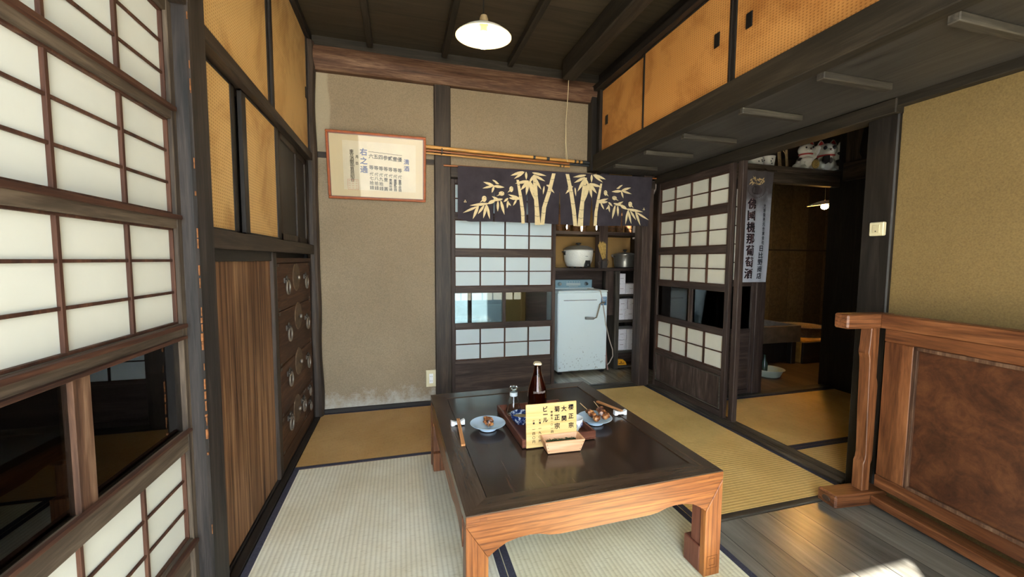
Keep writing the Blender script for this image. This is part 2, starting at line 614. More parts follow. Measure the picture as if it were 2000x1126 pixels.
# ------------------------------------------------------------------ the shell of the house
BY = 3.33                                                    # back wall
struct('floor', G(0).box(-3.2, 7.0, .45, 6.0, -.30, -.06), plain('earth_floor', (90, 78, 62), .9, .1, var=.1))
struct('outside_ground', G(0).box(-20, 22, -26, .45, -.60, -.45), plain('trodden_sand', (196, 188, 174), .95, .1, var=.12, vscale=3))
struct('hall_floor', G(.003).box(1.302, 3.2, -.70, 1.452, -.05, -.004), boards('worn_grey_boards', (124, 122, 114), .158, 'X', .28, .5, .36), 'worn grey floorboards beside the mats')
trim(G(.003).box(1.302, 2.33, 1.455, 1.492, -.05, .002), wood('grey', 'X'), 'grey threshold strip between mat and boards')
struct('kitchen_floor', G(.003).box(.42, 2.75, 3.46, 4.30, -.05, -.002), boards('kitchen_boards', (140, 132, 116), .30, 'X', .16, .6, .1), 'shiny grey kitchen floorboards')
struct('scullery_floor', G(.003).box(2.36, 6.6, 2.90, 4.9, -.06, -.006), boards('scullery_boards', (84, 66, 50), .2, 'X', .5, .4), 'brown floorboards of the dark kitchen')

# ceiling of dark boards with battens
struct('ceiling', G(0).box(-.80, 1.72, -.75, 3.45, 2.82, 2.90), boards('ceiling_boards', (62, 54, 42), .36, 'Y', .45, .4), 'dark boarded ceiling')
for x in (-.22, .33, .86):
    trim(G(.004).box(x, x + .042, -.7, 3.27, 2.765, 2.82), wood('beam', 'Y'), 'dark ceiling batten')
trim(G(.008).box(1.285, 1.395, -.7, 3.14, 2.66, 2.82), wood('beam', 'Y'), 'heavy dark ceiling beam')
trim(G(.004).box(-.66, -.60, -.7, 3.33, 2.765, 2.82), wood('black', 'Y'), 'dark rail along the top of the fusuma')

# back wall
struct('wall_back', G(.003).box(-.60, .272, BY, BY + .10, .028, 2.60), M_plaster, 'sandy plaster wall behind the framed price list')
struct('upper_back_wall', G(.003).box(.398, 1.66, BY, BY + .10, 1.955, 2.60), M_plaster, 'sandy plaster above the curtain')
trim(G(.006).box(.270, .400, BY - .035, BY + .10, 0, 2.58), wood('old', 'Z'), 'dark column in the back wall')
g = G(.0)
g.grid(lambda u, v: (-.615 + 2.31 * u, BY - .050 - .024 * math.sin(math.pi * v) + .006 * math.sin(9 * u + 4 * v), 2.572 + .158 * v + .008 * math.sin(5 * u + 1)), 40, 8)
g.box(-.615, 1.695, BY - .048, BY + .10, 2.570, 2.735, 0)
trim(g, wood('brown', 'X'), 'knotty brown log beam along the top of the back wall')
struct('frieze_wall', G(0).box(-.62, 1.70, BY - .02, BY + .1, 2.735, 2.83), wood('beam', 'X'))
trim(G(.002).box(-.60, .27, BY - .006, BY + .02, 1.955, 1.998), wood('old', 'X'), 'thin dark tie rail on the plaster')
trim(G(.003).box(.398, 2.30, BY - .03, BY + .11, 1.865, 1.955), wood('old', 'X'), 'lintel over the kitchen doorway')
trim(G(.003).box(-.61, .272, BY - .012, BY + .02, -.02, .030), wood('black', 'X'))
trim(G(.002).box(.395, 2.30, BY - .01, BY + .035, -.04, .004), wood('grey', 'X'), 'doorway sill')
trim(G(.002).box(.395, 2.30, BY + .045, BY + .085, -.04, .002), wood('grey', 'X'))
trim(G(.002).box(.395, 2.30, BY + .092, BY + .135, -.04, .004), wood('grey', 'X'))
trim(G(.006).box(2.185, 2.295, BY - .02, BY + .115, 0, 1.99), wood('door', 'Z'), 'dark corner column by the kitchen doorway')
trim(G(.005).box(1.612, 1.700, BY - .07, BY + .02, 1.98, 2.70), wood('black', 'Z'))

# left wall: corner trunk, post, sills, rails
g = G()
pts = [(-.625 + .003 * math.sin(i * .7), 3.286 + .005 * math.sin(i * .45 + 1), z) for i, z in enumerate([i * .09 for i in range(32)])]
g.tube([(x, y, z * 2.76 / 2.79) for x, y, z in pts], [.044 + .003 * math.sin(i * .9) for i in range(32)], 12)
trim(g, wood('old', 'Z'), 'natural trunk in the corner beside the chest')
g = G(.007).box(-.74, -.600, 1.455, 1.575, -.02, 2.80)
trim(g, wood('post', 'Z'), 'worn dark post with bare edges')
g = G(0)                                                     # bare wood where the corner of the post has worn through
rr = random.Random(3)
z = .05
while z < 2.2:
    h = rr.uniform(.006, .035)
    w = rr.uniform(.0008, .0030) * (1.6 if .5 < z < 1.45 else .7)
    if rr.random() < (.62 if .55 < z < 1.4 else .22):
        g.box(-.600 - w, -.5988, 1.4538, 1.455 + w * 1.2, z, z + h, .0008)
    z += h + rr.uniform(.0, .012)
trim(g, plain('bare_wood', (112, 72, 42), .7, .2, var=.3, vscale=60), 'bare orange wood along the worn post corner')
trim(G(.003).box(-.70, -.655, .30, 1.455, -.05, .02), wood('black', 'Y'))
trim(G(.003).box(-.720, -.642, 1.575, 3.32, -.05, .016), wood('black', 'Y'), 'dark sill under the cedar door and chest')
trim(G(.002).box(-.640, -.605, 1.455, 3.32, -.05, .006), wood('black', 'Y'))
trim(G(.003).box(-.70, -.605, 1.575, 3.30, 1.910, 1.962), wood('old', 'Y'), 'dark rail between upper and middle cupboards')
trim(G(.003).box(-.70, -.612, 1.575, 3.30, 1.235, 1.302), wood('old', 'Y'), 'dark rail under the middle cupboard')
trim(G(.003).box(-.72, -.60, -.70, 1.455, 1.945, 2.01), wood('old', 'Y'))
struct('wall_left', G(0).box(-.74, -.64, -.70, 1.46, 2.005, 2.83), M_plaster2)
struct('corner_back_wall', G(0).box(-1.45, -.598, BY, BY + .10, -.1, 2.9), wood('black', 'Z'))
struct('closet_wall', G(0).box(-1.45, -1.40, 1.5, 3.5, -.1, 2.9), wood('black', 'Z'))

# the dark room behind the left shoji
g = G(0)
g.box(-3.0, -2.95, -.8, 1.6, -.1, 2.4); g.box(-3.0, -.75, 1.52, 1.57, -.1, 2.4); g.box(-3.0, -.75, -.85, -.8, -.1, 2.4); g.box(-3.0, -.75, -.85, 1.57, 2.3, 2.35); g.box(-3.0, -.75, -.85, 1.57, -.1, -.02)
struct('dark_room_wall', g, plain('dark_room', (58, 50, 42), .9, .1))

# right wall
trim(G(.004).box(2.29, 2.40, 1.41, 3.31, 1.915, 1.985), wood('beam', 'Y'), 'dark lintel over the sliding door')
trim(G(.006).box(2.325, 2.45, 1.415, 1.55, -.02, 2.0), wood('black', 'Z'), 'dark column with the light switch')
struct('wall_right', G(.002).box(2.345, 2.45, -.70, 1.415, -.05, 1.95), M_plaster2, 'ochre plaster wall above the screen')
trim(G(.003).box(2.30, 2.45, -.70, 1.415, 1.945, 2.0), wood('beam', 'Y'))
g = G(.002)
for a, b in ((2.275, 2.300), (2.306, 2.334), (2.340, 2.372), (2.378, 2.405)):
    g.box(a, b, 1.55, 3.32, -.05, .010)
g.box(2.275, 2.405, 1.55, 3.32, -.05, .003)
trim(g, wood('grey', 'Y'), 'grooved sill of the right sliding doors')
trim(G(.003).box(2.352, 2.392, 2.352, 2.396, .01, 1.915), wood('door', 'Z'), 'upright stile beside the sliding door')
struct('upper_right_wall', G(0).box(2.34, 2.45, -.7, 3.4, 1.99, 2.9), wood('black', 'Y'))
# underside of the hanging cupboard with its cross ribs
struct('lower_ceiling', G(0).box(1.70, 2.36, -.70, 3.34, 1.988, 2.004), boards('under_boards', (66, 63, 60), .33, 'X', .5, .4), 'dark boards under the hanging cupboard')
for y in (2.99, 2.56, 2.16, 1.72, 1.31, .89, .45):
    trim(G(.003).box(1.70, 2.10, y, y + .034, 1.958, 1.988), wood('grey', 'X'), 'cross rib under the hanging cupboard')
trim(G(.004).box(1.632, 1.705, -.70, BY - .06, 1.985, 2.118), wood('beam', 'Y'), 'long dark beam under the hanging cupboard doors')
trim(G(.003).box(1.625, 1.69, -.70, BY - .06, 2.655, 2.705), wood('black', 'Y'), 'dark rail above the hanging cupboard doors')
struct('cupboard_top_wall', G(0).box(1.70, 1.74, -.70, 3.4, 2.70, 2.9), wood('black', 'Y'))

# front of the house behind the viewer: doorway on the left, added papered lattice on the right, blocks and softens the sun
struct('wall_front', G(0).box(-.80, 2.45, -.80, -.72, 2.42, 2.95), M_plaster2)
trim(G(.004).box(.59, .70, -.80, -.68, -.45, 2.45), wood('old', 'Z'))
trim(G(.004).box(-.80, -.64, -.80, -.68, -.45, 2.45), wood('old', 'Z'))
trim(G(.004).box(2.33, 2.45, -.80, -.68, -.45, 2.45), wood('old', 'Z'))
struct('low_front_wall', G(0).box(.68, 2.33, -.78, -.73, -.45, .42), wood('door', 'X'))
g = G(.001)
for i in range(9):
    x = .68 + 1.65 * i / 8
    g.box(x - .010, x + .010, -.77, -.745, .42, 2.42)
for i in range(10):
    zz = .42 + 2.0 * i / 9
    g.box(.68, 2.33, -.765, -.750, zz - .008, zz + .008)
w1 = struct('added_lattice', g, wood('lattice', 'Z'), 'added papered lattice that blocks and softens the sun at the front of the house')
obj('paper', G(0).box(.68, 2.33, -.778, -.7765, .42, 2.42), M_litpaper, w1)
trim(G(.003).box(-.80, 1.30, -.02, .50, -.45, -.04), wood('grey', 'X'))

# the next room and the dark kitchen
struct('next_room_wall', G(0).box(3.955, 4.05, .30, 2.93, -.1, 2.06), wood('black', 'Z'), 'dark boarded wall of the next room')
struct('next_room_ceiling', G(0).box(2.45, 6.6, .30, 5.0, 2.72, 2.80), wood('beam', 'X'))
struct('next_room_front_wall', G(0).box(2.40, 4.0, .25, .32, -.1, 2.75), wood('black', 'X'))
struct('next_room_upper_wall', G(0).box(3.955, 4.05, .30, 2.80, 2.0, 2.75), wood('black', 'Z'))
trim(G(.003).box(2.41, 3.955, 2.80, 2.90, -.06, .012), wood('grey', 'X'), 'worn sill before the dark kitchen')
trim(G(.003).box(2.41, 3.955, 2.84, 2.90, 1.895, 2.0), wood('weathered', 'X'), 'lintel behind the hanging cloth sign')
trim(G(.004).box(3.04, 3.145, 2.835, 2.93, .012, 1.895), wood('door', 'Z'), 'door post before the dark kitchen')
struct('dark_kitchen_rear_wall', G(0).box(2.4, 6.6, 4.78, 4.86, -.1, 2.75), boards('dark_wall_boards', (92, 82, 60), .34, 'X', .55, .3, .2), 'dark boarded wall of the kitchen')
trim(G(.003).box(2.76, 6.6, 4.76, 4.785, 1.36, 1.385), wood('beam', 'X'))
struct('dark_kitchen_side_wall', G(0).box(6.5, 6.6, 2.9, 4.86, -.1, 2.75), wood('black', 'Z'))
struct('dark_kitchen_front_wall', G(0).box(4.05, 6.6, 2.83, 2.93, -.1, 2.75), wood('black', 'Z'))
struct('partition_wall', G(0).box(2.41, 2.78, 2.84, 2.90, .012, 1.895), wood('black', 'Z'))

# kitchen behind the curtain
struct('kitchen_back_wall', G(0).box(1.12, 2.78, 4.28, 4.36, -.06, 2.75).box(.30, 1.12, 4.28, 4.36, -.06, .25).box(.30, 1.12, 4.28, 4.36, 2.15, 2.75), plaster('kitchen_plaster', (176, 140, 88)), 'ochre plaster behind the kitchen shelves')
struct('kitchen_right_wall', G(0).box(2.66, 2.74, 3.44, 4.30, -.06, 2.75), wood('black', 'Z'))
struct('kitchen_left_wall', G(0).box(.30, .38, 3.44, 4.30, -.06, 2.75), M_plaster2)
struct('kitchen_ceiling', G(0).box(.30, 2.74, 3.43, 4.36, 2.66, 2.75), wood('beam', 'X'))

g = G(.003)
for x in (.30, .70, 1.08):
    g.box(x, x + .04, 4.29, 4.34, .25, 2.15)
g.box(.30, 1.12, 4.29, 4.34, .25, .30); g.box(.30, 1.12, 4.29, 4.34, 2.10, 2.15); g.box(.30, 1.12, 4.29, 4.34, 1.23, 1.26)
struct('added_outside_wall', G(0).box(-3.0, 4.0, 5.4, 5.5, -.5, 2.35), plain('added_grey_wall', (120, 130, 138), .8, .2, var=.08, vscale=3), 'added grey wall hiding the bright sky outside the kitchen window')  # unseen wall added to keep the white sky out of the door glass
w2 = struct('window_2', g, wood('door', 'Z'), 'kitchen window behind the papered door')
obj('pane', G(0).box(.32, 1.11, 4.312, 4.316, .28, 2.12), M_pane, w2)
struct('recess_wall', G(0).box(-.74, -.70, 2.38, 3.33, 1.15, 1.26), wood('black', 'Y'))

# ------------------------------------------------------------------ tatami mats (each can be lifted)
M_tA = tatami('tatami_brown', (196, 160, 108), (166, 130, 82), 'Y')
M_tB = tatami('tatami_pale', (224, 220, 202), (196, 188, 164), 'X')
M_tC = tatami('tatami_straw', (222, 217, 190), (196, 188, 154), 'X')
M_tD = tatami('tatami_golden', (236, 202, 132), (206, 168, 100), 'Y')
def mat(label, x0, x1, y0, y1, m, edge='Y'):
    t = thing('tatami_mat', label, 'tatami mat', ((x0 + x1) / 2, (y0 + y1) / 2, -.055), group='tatami mats on the floor')
    obj('rush_surface', G(.003).box(x0, x1, y0, y1, -.055, 0), m, t)
    w = .030
    for s in (0, 1):
        g = G(.001)
        if edge == 'Y':
            a = x0 + .0015 if s == 0 else x1 - w
            g.box(a, a + w - .0015, y0, y1, -.054, .0016)
        else:
            a = y0 + .0015 if s == 0 else y1 - w
            g.box(x0, x1, a, a + w - .0015, -.054, .0016)
        obj('cloth_edging', g, M_heri, t)
    return t
mat('brown tatami mat along the sandy back wall', -.602, 1.296, 2.452, 3.318, M_tA, 'X')
mat('pale tatami mat beside the cedar cupboard door', -.602, .378, .52, 2.450, M_tB)
mat('pale straw tatami mat beneath the front of the low table', .380, 1.298, .52, 2.450, M_tC)
mat('golden tatami mat beside the papered door with the scuffed foot panel', 1.300, 2.272, 1.494, 3.318, M_tD)
mat('golden tatami mat in the next room, nearer the dark kitchen', 2.408, 3.950, 1.935, 2.798, M_tD, 'X')
mat('golden tatami mat in the next room, behind the dark column', 2.408, 3.950, .98, 1.933, M_tD, 'X')

# ------------------------------------------------------------------ sliding shoji doors
def shoji(n, label, place, W, stile, zones, H, dw, lw, cols_at, glass_split=None, rows_mat='lattice'):
    """place(u, n, v): u along the door, n out of the door into the room, v up. zones: (kind, v0, v1, rows)"""
    def bx(g, u0, u1, n0, n1, v0, v1, b=.0015):
        p, q = place(u0, n0, v0), place(u1, n1, v1)
        g.box(min(p[0], q[0]), max(p[0], q[0]), min(p[1], q[1]), max(p[1], q[1]), v0, v1, b)
    dep = .0085 if n == 1 else .014
    mid = place(W / 2, 0, 0)
    t = thing('door_%d' % n, label, 'sliding door', (mid[0], mid[1], 0), group='papered sliding doors', kind='structure')
    horiz = 'X' if abs(place(1, 0, 0)[0] - place(0, 0, 0)[0]) > .5 else 'Y'
    g = G(.002)
    bx(g, 0, stile[0], -.030, 0, .012, H, .002)
    bx(g, W - stile[1], W, -.030, 0, .012, H, .002)
    obj('stiles', g, wood(dw, 'Z'), t)
    g = G(.002)
    edges = [.012] + [v for z in zones for v in (z[1], z[2])] + [H]
    for a, b in zip(edges[0::2], edges[1::2]):
        if b - a > .004:
            bx(g, stile[0], W - stile[1], -.028, -.001, a, b, .002)
    obj('rails', g, wood(dw, horiz), t)
    for kind, v0, v1, rows in zones:
        if kind == 'paper':
            g = G(0); bx(g, stile[0] - .004, W - stile[1] + .004, -.022, -.0212, v0 - .004, v1 + .004, 0)
            obj('paper', g, {1: M_leftpaper, 2: M_backpaper}.get(n, M_paper), t)
            g = G(.0008)
            for u in cols_at:
                bx(g, u - lw / 2, u + lw / 2, -.021, -.021 + dep, v0, v1, .0008)
            for i in range(1, rows):
                v = v0 + (v1 - v0) * i / rows
                bx(g, stile[0], W - stile[1], -.0205, -.023 + dep, v - lw * .38, v + lw * .38, .0006)
            e = lw * .6
            for u in (stile[0], W - stile[1] - e):
                bx(g, u, u + e, -.021, -.019 + dep, v0, v1, .0006)
            for v in (v0, v1 - e):
                bx(g, stile[0], W - stile[1], -.021, -.019 + dep, v, v + e, .0006)
            obj('lattice', g, wood(rows_mat, 'Z'), t)
        elif kind == 'glass':
            g = G(0); bx(g, stile[0], W - stile[1], -.017, -.014, v0, v1, 0)
            obj('glass_pane', g, M_pane, t)
            if glass_split:
                g = G(.0015)
                for u, w in glass_split:
                    bx(g, u - w / 2, u + w / 2, -.026, -.004, v0, v1)
                obj('glass_stile', g, wood('brown' if n == 1 else dw, 'Z'), t)
        elif kind == 'panel':
            g = G(.001); bx(g, stile[0], W - stile[1], -.020, -.012, v0, v1)
            obj('kick_panel', g, wood('scuffed' if n == 3 else dw, 'Z' if n == 3 else horiz), t)
    return t

# left door, lies along the left wall; u runs towards the back wall
LY = .535
d1 = shoji(1, 'large papered sliding door with a dark glass band, beside the worn post', lambda u, n, v: (-.640 + n, LY + u, v), .925, (.035, .030),
      [('panel', .035, .290, 0), ('paper', .322, .605, 3), ('glass', .668, .958, 0), ('paper', 1.002, 1.288, 3), ('paper', 1.330, 1.606, 3), ('paper', 1.645, 1.910, 3)],
      1.945, 'weathered', .0098, [1.012 - .215 - LY, 1.012 - LY, 1.228 - LY], [(1.030 - LY, .050)])
g = G(.001)                                                  # slim raised ledges on the rails, as on the photographed door
for v in (.313, .998, 1.324, 1.639):
    g.box(-.642, -.628, LY + .03, LY + .90, v - .009, v + .003)
g.box(-.642, -.630, LY + .03, LY + .90, .665, .674); g.box(-.642, -.630, LY + .03, LY + .90, .955, .964)
obj('rail_ledge', g, wood('lattice', 'Y'), d1)

# back door: x 0.40 to 1.345, faces the room (towards -y)
d2 = shoji(2, 'papered sliding door half behind the navy curtain', lambda u, n, v: (.400 + u, BY + .050 - n, v), .946, (.040, .030),
      [('panel', .055, .300, 0), ('paper', .336, .610, 2), ('glass', .658, .916, 0), ('paper', .972, 1.230, 2), ('paper', 1.290, 1.535, 2), ('paper', 1.590, 1.830, 2)],
      1.868, 'door', .011, [.040 + .876 * k / 4 for k in (1, 2, 3)], [(.470, .030)], 'lattice')
# right door: x = 2.33, faces -x, y 2.425 to 3.325
d3 = shoji(3, 'papered sliding door with a scuffed dark foot panel, beside the hanging cloth sign', lambda u, n, v: (2.338 - n, 2.425 + u, v), .885, (.038, .030),
      [('panel', .060, .330, 0), ('paper', .372, .640, 2), ('glass', .690, .968, 0), ('paper', 1.020, 1.262, 2), ('paper', 1.318, 1.565, 2), ('paper', 1.628, 1.858, 2)],
      1.915, 'door', .011, [.038 + .817 * k / 4 for k in (1, 2, 3)], [(.420, .022), (.395, .018)], 'lattice')
g = G(.001)
g.box(2.336, 2.342, 2.47, 3.27, .068, .078); g.box(2.336, 2.342, 2.47, 3.27, .315, .325); g.box(2.336, 2.342, 2.47, 2.48, .075, .32); g.box(2.336, 2.342, 3.26, 3.27, .075, .32)
obj('panel_moulding', g, wood('grey', 'Y'), d3)
# second leaf stacked behind, in the next room, mostly behind the hanging cloth sign
d4 = shoji(4, 'dark sliding door behind the lower end of the hanging cloth sign', lambda u, n, v: (2.62 + u, 2.85 - n, v), .42, (.035, .035),
      [('panel', .05, .49, 0), ('glass', .60, .98, 0), ('paper', 1.03, 1.83, 5)], 1.885, 'door', .012, [.14, .28])

# ------------------------------------------------------------------ built-in cupboards
def finger_pull(parent, c, axis='X', h=.075, w=.038):
    g = G(.003)
    x, y, z = c
    if axis == 'X+':
        g.box(x - .002, x + .004, y - w / 2, y + w / 2, z - h / 2, z + h / 2)
    else:
        g.box(x - .004, x + .002, y - w / 2, y + w / 2, z - h / 2, z + h / 2)
    o = obj('finger_pull', g, M_blackmetal, parent)
    return o

def papered_door(parent, x, nx, y0, y1, z0, z1, paper, frame=.030, pull=None):
    """a papered cupboard door in the Y-Z plane; nx is +1 if it faces +x"""
    d = obj('sliding_door', G(0).box(x, x + nx * .012, y0 + frame * .6, y1 - frame * .6, z0 + .006, z1 - .006, 0), paper, parent)
    g = G(.002)
    g.box(x, x + nx * .018, y0, y0 + frame, z0, z1); g.box(x, x + nx * .018, y1 - frame, y1, z0, z1)
    g.box(x, x + nx * .018, y0, y1, z0, z0 + .010); g.box(x, x + nx * .018, y0, y1, z1 - .010, z1)
    obj('door_frame', g, wood('black', 'Z'), d)
    if pull:
        finger_pull(d, (x + nx * .014, pull[0], pull[1]), 'X+' if nx > 0 else 'X-')
    return d

c = thing('wall_cupboard', 'upper wall cupboard with tall gold papered sliding doors under the ceiling', 'cupboard', (-.70, 2.44, 1.962))
obj('cupboard_box', G(0).box(-1.35, -.680, 1.58, 3.24, 1.966, 2.76), wood('black', 'Y'), c)
papered_door(c, -.652, 1, 1.585, 2.395, 1.964, 2.765, M_gold)
papered_door(c, -.640, 1, 2.385, 3.250, 1.964, 2.765, M_gold, pull=(3.20, 2.365))
c['note'] = ''
del c['note']

c = thing('wall_cupboard', 'middle wall cupboard with two gold papered and two dark wooden doors, over the closet', 'cupboard', (-.70, 2.44, 1.302))
obj('cupboard_box', G(0).box(-1.35, -.690, 1.58, 3.24, 1.304, 1.908), wood('black', 'Y'), c)
papered_door(c, -.668, 1, 1.585, 1.945, 1.304, 1.908, M_gold, .034)
papered_door(c, -.652, 1, 1.975, 2.50, 1.304, 1.908, M_gold, .048)
for a, b, xx in ((2.525, 2.94, -.655), (2.925, 3.245, -.665)):
    d = obj('wooden_door', G(.001).box(xx - .004, xx + .006, a + .02, b - .02, 1.33, 1.89), wood('black', 'Z'), c)
    g = G(.002)
    for (y0, y1, z0, z1) in ((a, a + .035, 1.306, 1.906), (b - .035, b, 1.306, 1.906), (a, b, 1.306, 1.345), (a, b, 1.870, 1.906)):
        g.box(xx - .002, xx + .016, y0, y1, z0, z1)
    obj('door_frame', g, wood('old', 'Z'), d)

c = thing('closet', 'closet with a tall door of weathered cedar boards, beside the worn post', 'closet', (-.70, 1.97, .016))
obj('closet_box', G(0).box(-1.35, -.700, 1.58, 2.385, .02, 1.23), wood('black', 'Y'), c)
d = obj('cedar_door', G(.001).box(-.672, -.650, 1.582, 2.330, .020, 1.188), M_cedar, c)
g = G(0)
g.torus((-.6495, 1.660, .640), .026, .004, 'X', n=20, m=6, sx=.62, sz=1.1)
obj('door_pull', g, M_iron, d, smooth=True)
obj('door_header', G(.002).box(-.680, -.640, 1.578, 2.384, 1.188, 1.236), wood('black', 'Y'), c)
obj('door_jamb', G(.003).box(-.69, -.632, 2.328, 2.383, .016, 1.234), wood('old', 'Z'), c)

# chest of drawers (tansu)
c = thing('chest_of_drawers', 'old brown chest of drawers with iron ring pulls, beside the cedar closet', 'chest of drawers', (-.80, 2.81, .016))
g = G(.003)
g.box(-1.20, -.660, 2.392, 3.215, .016, 1.195); g.box(-.662, -.640, 2.392, 2.415, .016, 1.198); g.box(-.662, -.640, 3.192, 3.215, .016, 1.198)
g.box(-.662, -.640, 2.392, 3.215, .016, .105); g.box(-.675, -.634, 2.388, 3.218, 1.178, 1.205)
obj('carcass', g, wood('chest', 'Y'), c)
M_plate_iron = plain('rusty_lock_plate', (98, 80, 63), .6, .4, .35, var=.18, vscale=40)
def ring_pull(parent, y, z, s=1.0):
    p = obj('ring_pull', G(0).torus((-.626, y, z - .040 * s), .034 * s, .0055 * s, 'X', n=24, m=8, sz=1.12), M_ironring, parent, smooth=True)
    g = G(.001)
    g.box(-.640, -.632, y - .040 * s, y - .008 * s, z - .014 * s, z + .016 * s); g.box(-.640, -.632, y + .008 * s, y + .040 * s, z - .014 * s, z + .016 * s)
    g.ball((-.631, y - .026 * s, z), .009 * s, sub=2); g.ball((-.631, y + .026 * s, z), .009 * s, sub=2)
    g.ball((-.633, y, z + .012 * s), .012 * s, .5, 1, 1.6, sub=2)
    obj('pull_mount', g, M_iron, p, smooth=True)
def drawer(y0, y1, z0, z1, pulls, disc=None, s=1.0):
    d = obj('drawer', G(.004).box(-.665, -.640, y0, y1, z0, z1), wood('chest', 'Y'), c)
    for yy in (y0 + .002, y1 - .030):
        for zz in (z0 + .002, z1 - .018):
            obj('corner_fitting', G(.0008).box(-.641, -.6385, yy, yy + .028, zz, zz + .016), M_iron, d)
    for p in pulls:
        ring_pull(d, p[0], p[1], s)
    if disc:
        p = obj('lock_plate', G(0).lathe([(0, .007), (.083, .005), (.087, .001), (.087, -.002)], (-.640, disc[0], disc[1]), 32, 'X'), M_plate_iron, d, smooth=True)
        obj('lock_knob', G(0).lathe([(.004, 0), (.011, .004), (.014, .010), (.011, .017), (0, .020)], (-.634, disc[0] + .005, disc[1] - .004), 12, 'X'), M_ironring, p, smooth=True)
drawer(2.417, 3.190, .912, 1.174, [(2.575, 1.075), (3.050, 1.078)], (2.815, 1.085))
drawer(2.417, 3.190, .606, .906, [(2.585, .800), (3.050, .795)], (2.835, .835))
drawer(2.417, 3.190, .322, .600, [(2.575, .535), (3.050, .520)], (2.815, .545))
drawer(2.417, 2.945, .108, .316, [(2.555, .278), (2.880, .270)], (2.740, .262))
drawer(2.955, 3.190, .216, .316, [(3.070, .292)], None, .72)
drawer(2.955, 3.190, .108, .210, [(3.070, .184)], None, .72)

# hanging cupboard along the right, amber papered doors
c = thing('hanging_cupboard', 'long hanging cupboard with amber papered doors above a long dark beam', 'cupboard', (2.0, 1.4, 2.118))
obj('cupboard_box', G(0).box(1.715, 2.335, -.68, 3.25, 2.12, 2.695), wood('black', 'Y'), c)
papered_door(c, 1.700, -1, 2.560, 3.255, 2.119, 2.655, M_gold2, .014, (3.125, 2.380))
papered_door(c, 1.686, -1, 1.785, 2.580, 2.119, 2.655, M_gold2, .016, (1.888, 2.395))
papered_door(c, 1.700, -1, .965, 1.800, 2.119, 2.655, M_gold2, .030, (1.692, 2.395))
papered_door(c, 1.686, -1, .17, .985, 2.119, 2.655, M_gold2, .016)
papered_door(c, 1.700, -1, -.66, .185, 2.119, 2.655, M_gold2, .016)
obj('corner_stile', G(.002).box(1.66, 1.705, 3.205, 3.258, 2.118, 2.655), wood('black', 'Z'), c)

# ------------------------------------------------------------------ low table
T = .4108
TB = .4100
TX, TY, TR = .663, 1.767, math.radians(1.2)
tb = thing('low_table', 'low wooden table with dark glossy top and worn orange-brown front', 'table', (TX, TY, .0008), (0, 0, TR))
hx, hy = .492, .5815
g = G(0)
fw = .083
outer = [(-hx, -hy), (hx, -hy), (hx, hy), (-hx, hy)]
inner = [(-hx + fw, -hy + fw), (hx - fw, -hy + fw), (hx - fw, hy - fw), (-hx + fw, hy - fw)]
for i in range(4):                                             # four mitred rails
    j = (i + 1) % 4
    g = G(0)
    g.prism([outer[i], outer[j], inner[j], inner[i]], TB - .033, TB, 'Z')
    bmesh.ops.bevel(g.bm, geom=g.bm.edges[:], offset=.0008, segments=1, affect='EDGES')
    obj('frame_rail', g, wood('tableframe', 'X' if i % 2 == 0 else 'Y'), tb, True)
obj('top_panel', G(.001).box(-hx + fw + .003, hx - fw - .003, -hy + fw + .003, hy - fw - .003, TB - .020, TB - .0035), wood('tabletop', 'Y'), tb, True)
# worn bare edge under the near rim, with plugs
g = G(.0015).box(-hx, hx, -hy - .0012, -hy + .006, TB - .0325, TB - .0035)
eb = obj('front_edge', g, wood('orange', 'X'), tb, True)
for s in (-1, 1):
    g = G(.0006)
    g.lathe([(0, .0015), (.0055, .0015), (.006, 0)], (s * (hx - .032), -hy - .0012, TB - .018), 12, 'Y', 1, 1)
    g.box(s * (hx - .056) - .012, s * (hx - .056) + .012, -hy - .0022, -hy, TB - .023, TB - .013)
    obj('edge_plug', g, plain('plug_wood', (112, 66, 34), .5, .3), eb, True)
def apron_profile(L):
    """underside of the apron over half-length L, measured from the middle: (u, depth below slab)"""
    return [(0, .086), (L - .245, .086), (L - .21, .082), (L - .175, .072), (L - .14, .068), (L - .10, .070), (L - .06, .078), (L - .03, .094), (L - .012, .106), (L - .0004, .116)]
zt = .4100 - .033
def apron(L, at, axis, m, name):
    pr = apron_profile(L)
    pts = [(-L, zt), (L, zt)] + [(u, zt - d) for u, d in reversed(pr)] + [(-u, zt - d) for u, d in pr[1:]]
    g = G(0)
    if axis == 'Y':
        at_ = at + (.0025 if at < 0 else -.0025)
        end = hx - .0003
        pts = [(-end, zt - .001), (end, zt - .001)] + [(u, zt - d) for u, d in reversed(pr)] + [(-u, zt - d) for u, d in pr[1:]]
        g.prism(pts, at_, at_ + .024, 'Y')
    else:
        g.prism(pts, at, at + .024, 'X')
    return obj(name, g, m, tb, True)
lw = .072
apron(hx - lw, -hy, 'Y', wood('orange', 'X'), 'apron')
apron(hx - lw, hy - .024, 'Y', wood('screen', 'X'), 'apron')
apron(hy - lw, -hx, 'X', wood('screen', 'Y'), 'apron')
apron(hy - lw, hx - .024, 'X', wood('screen', 'Y'), 'apron')
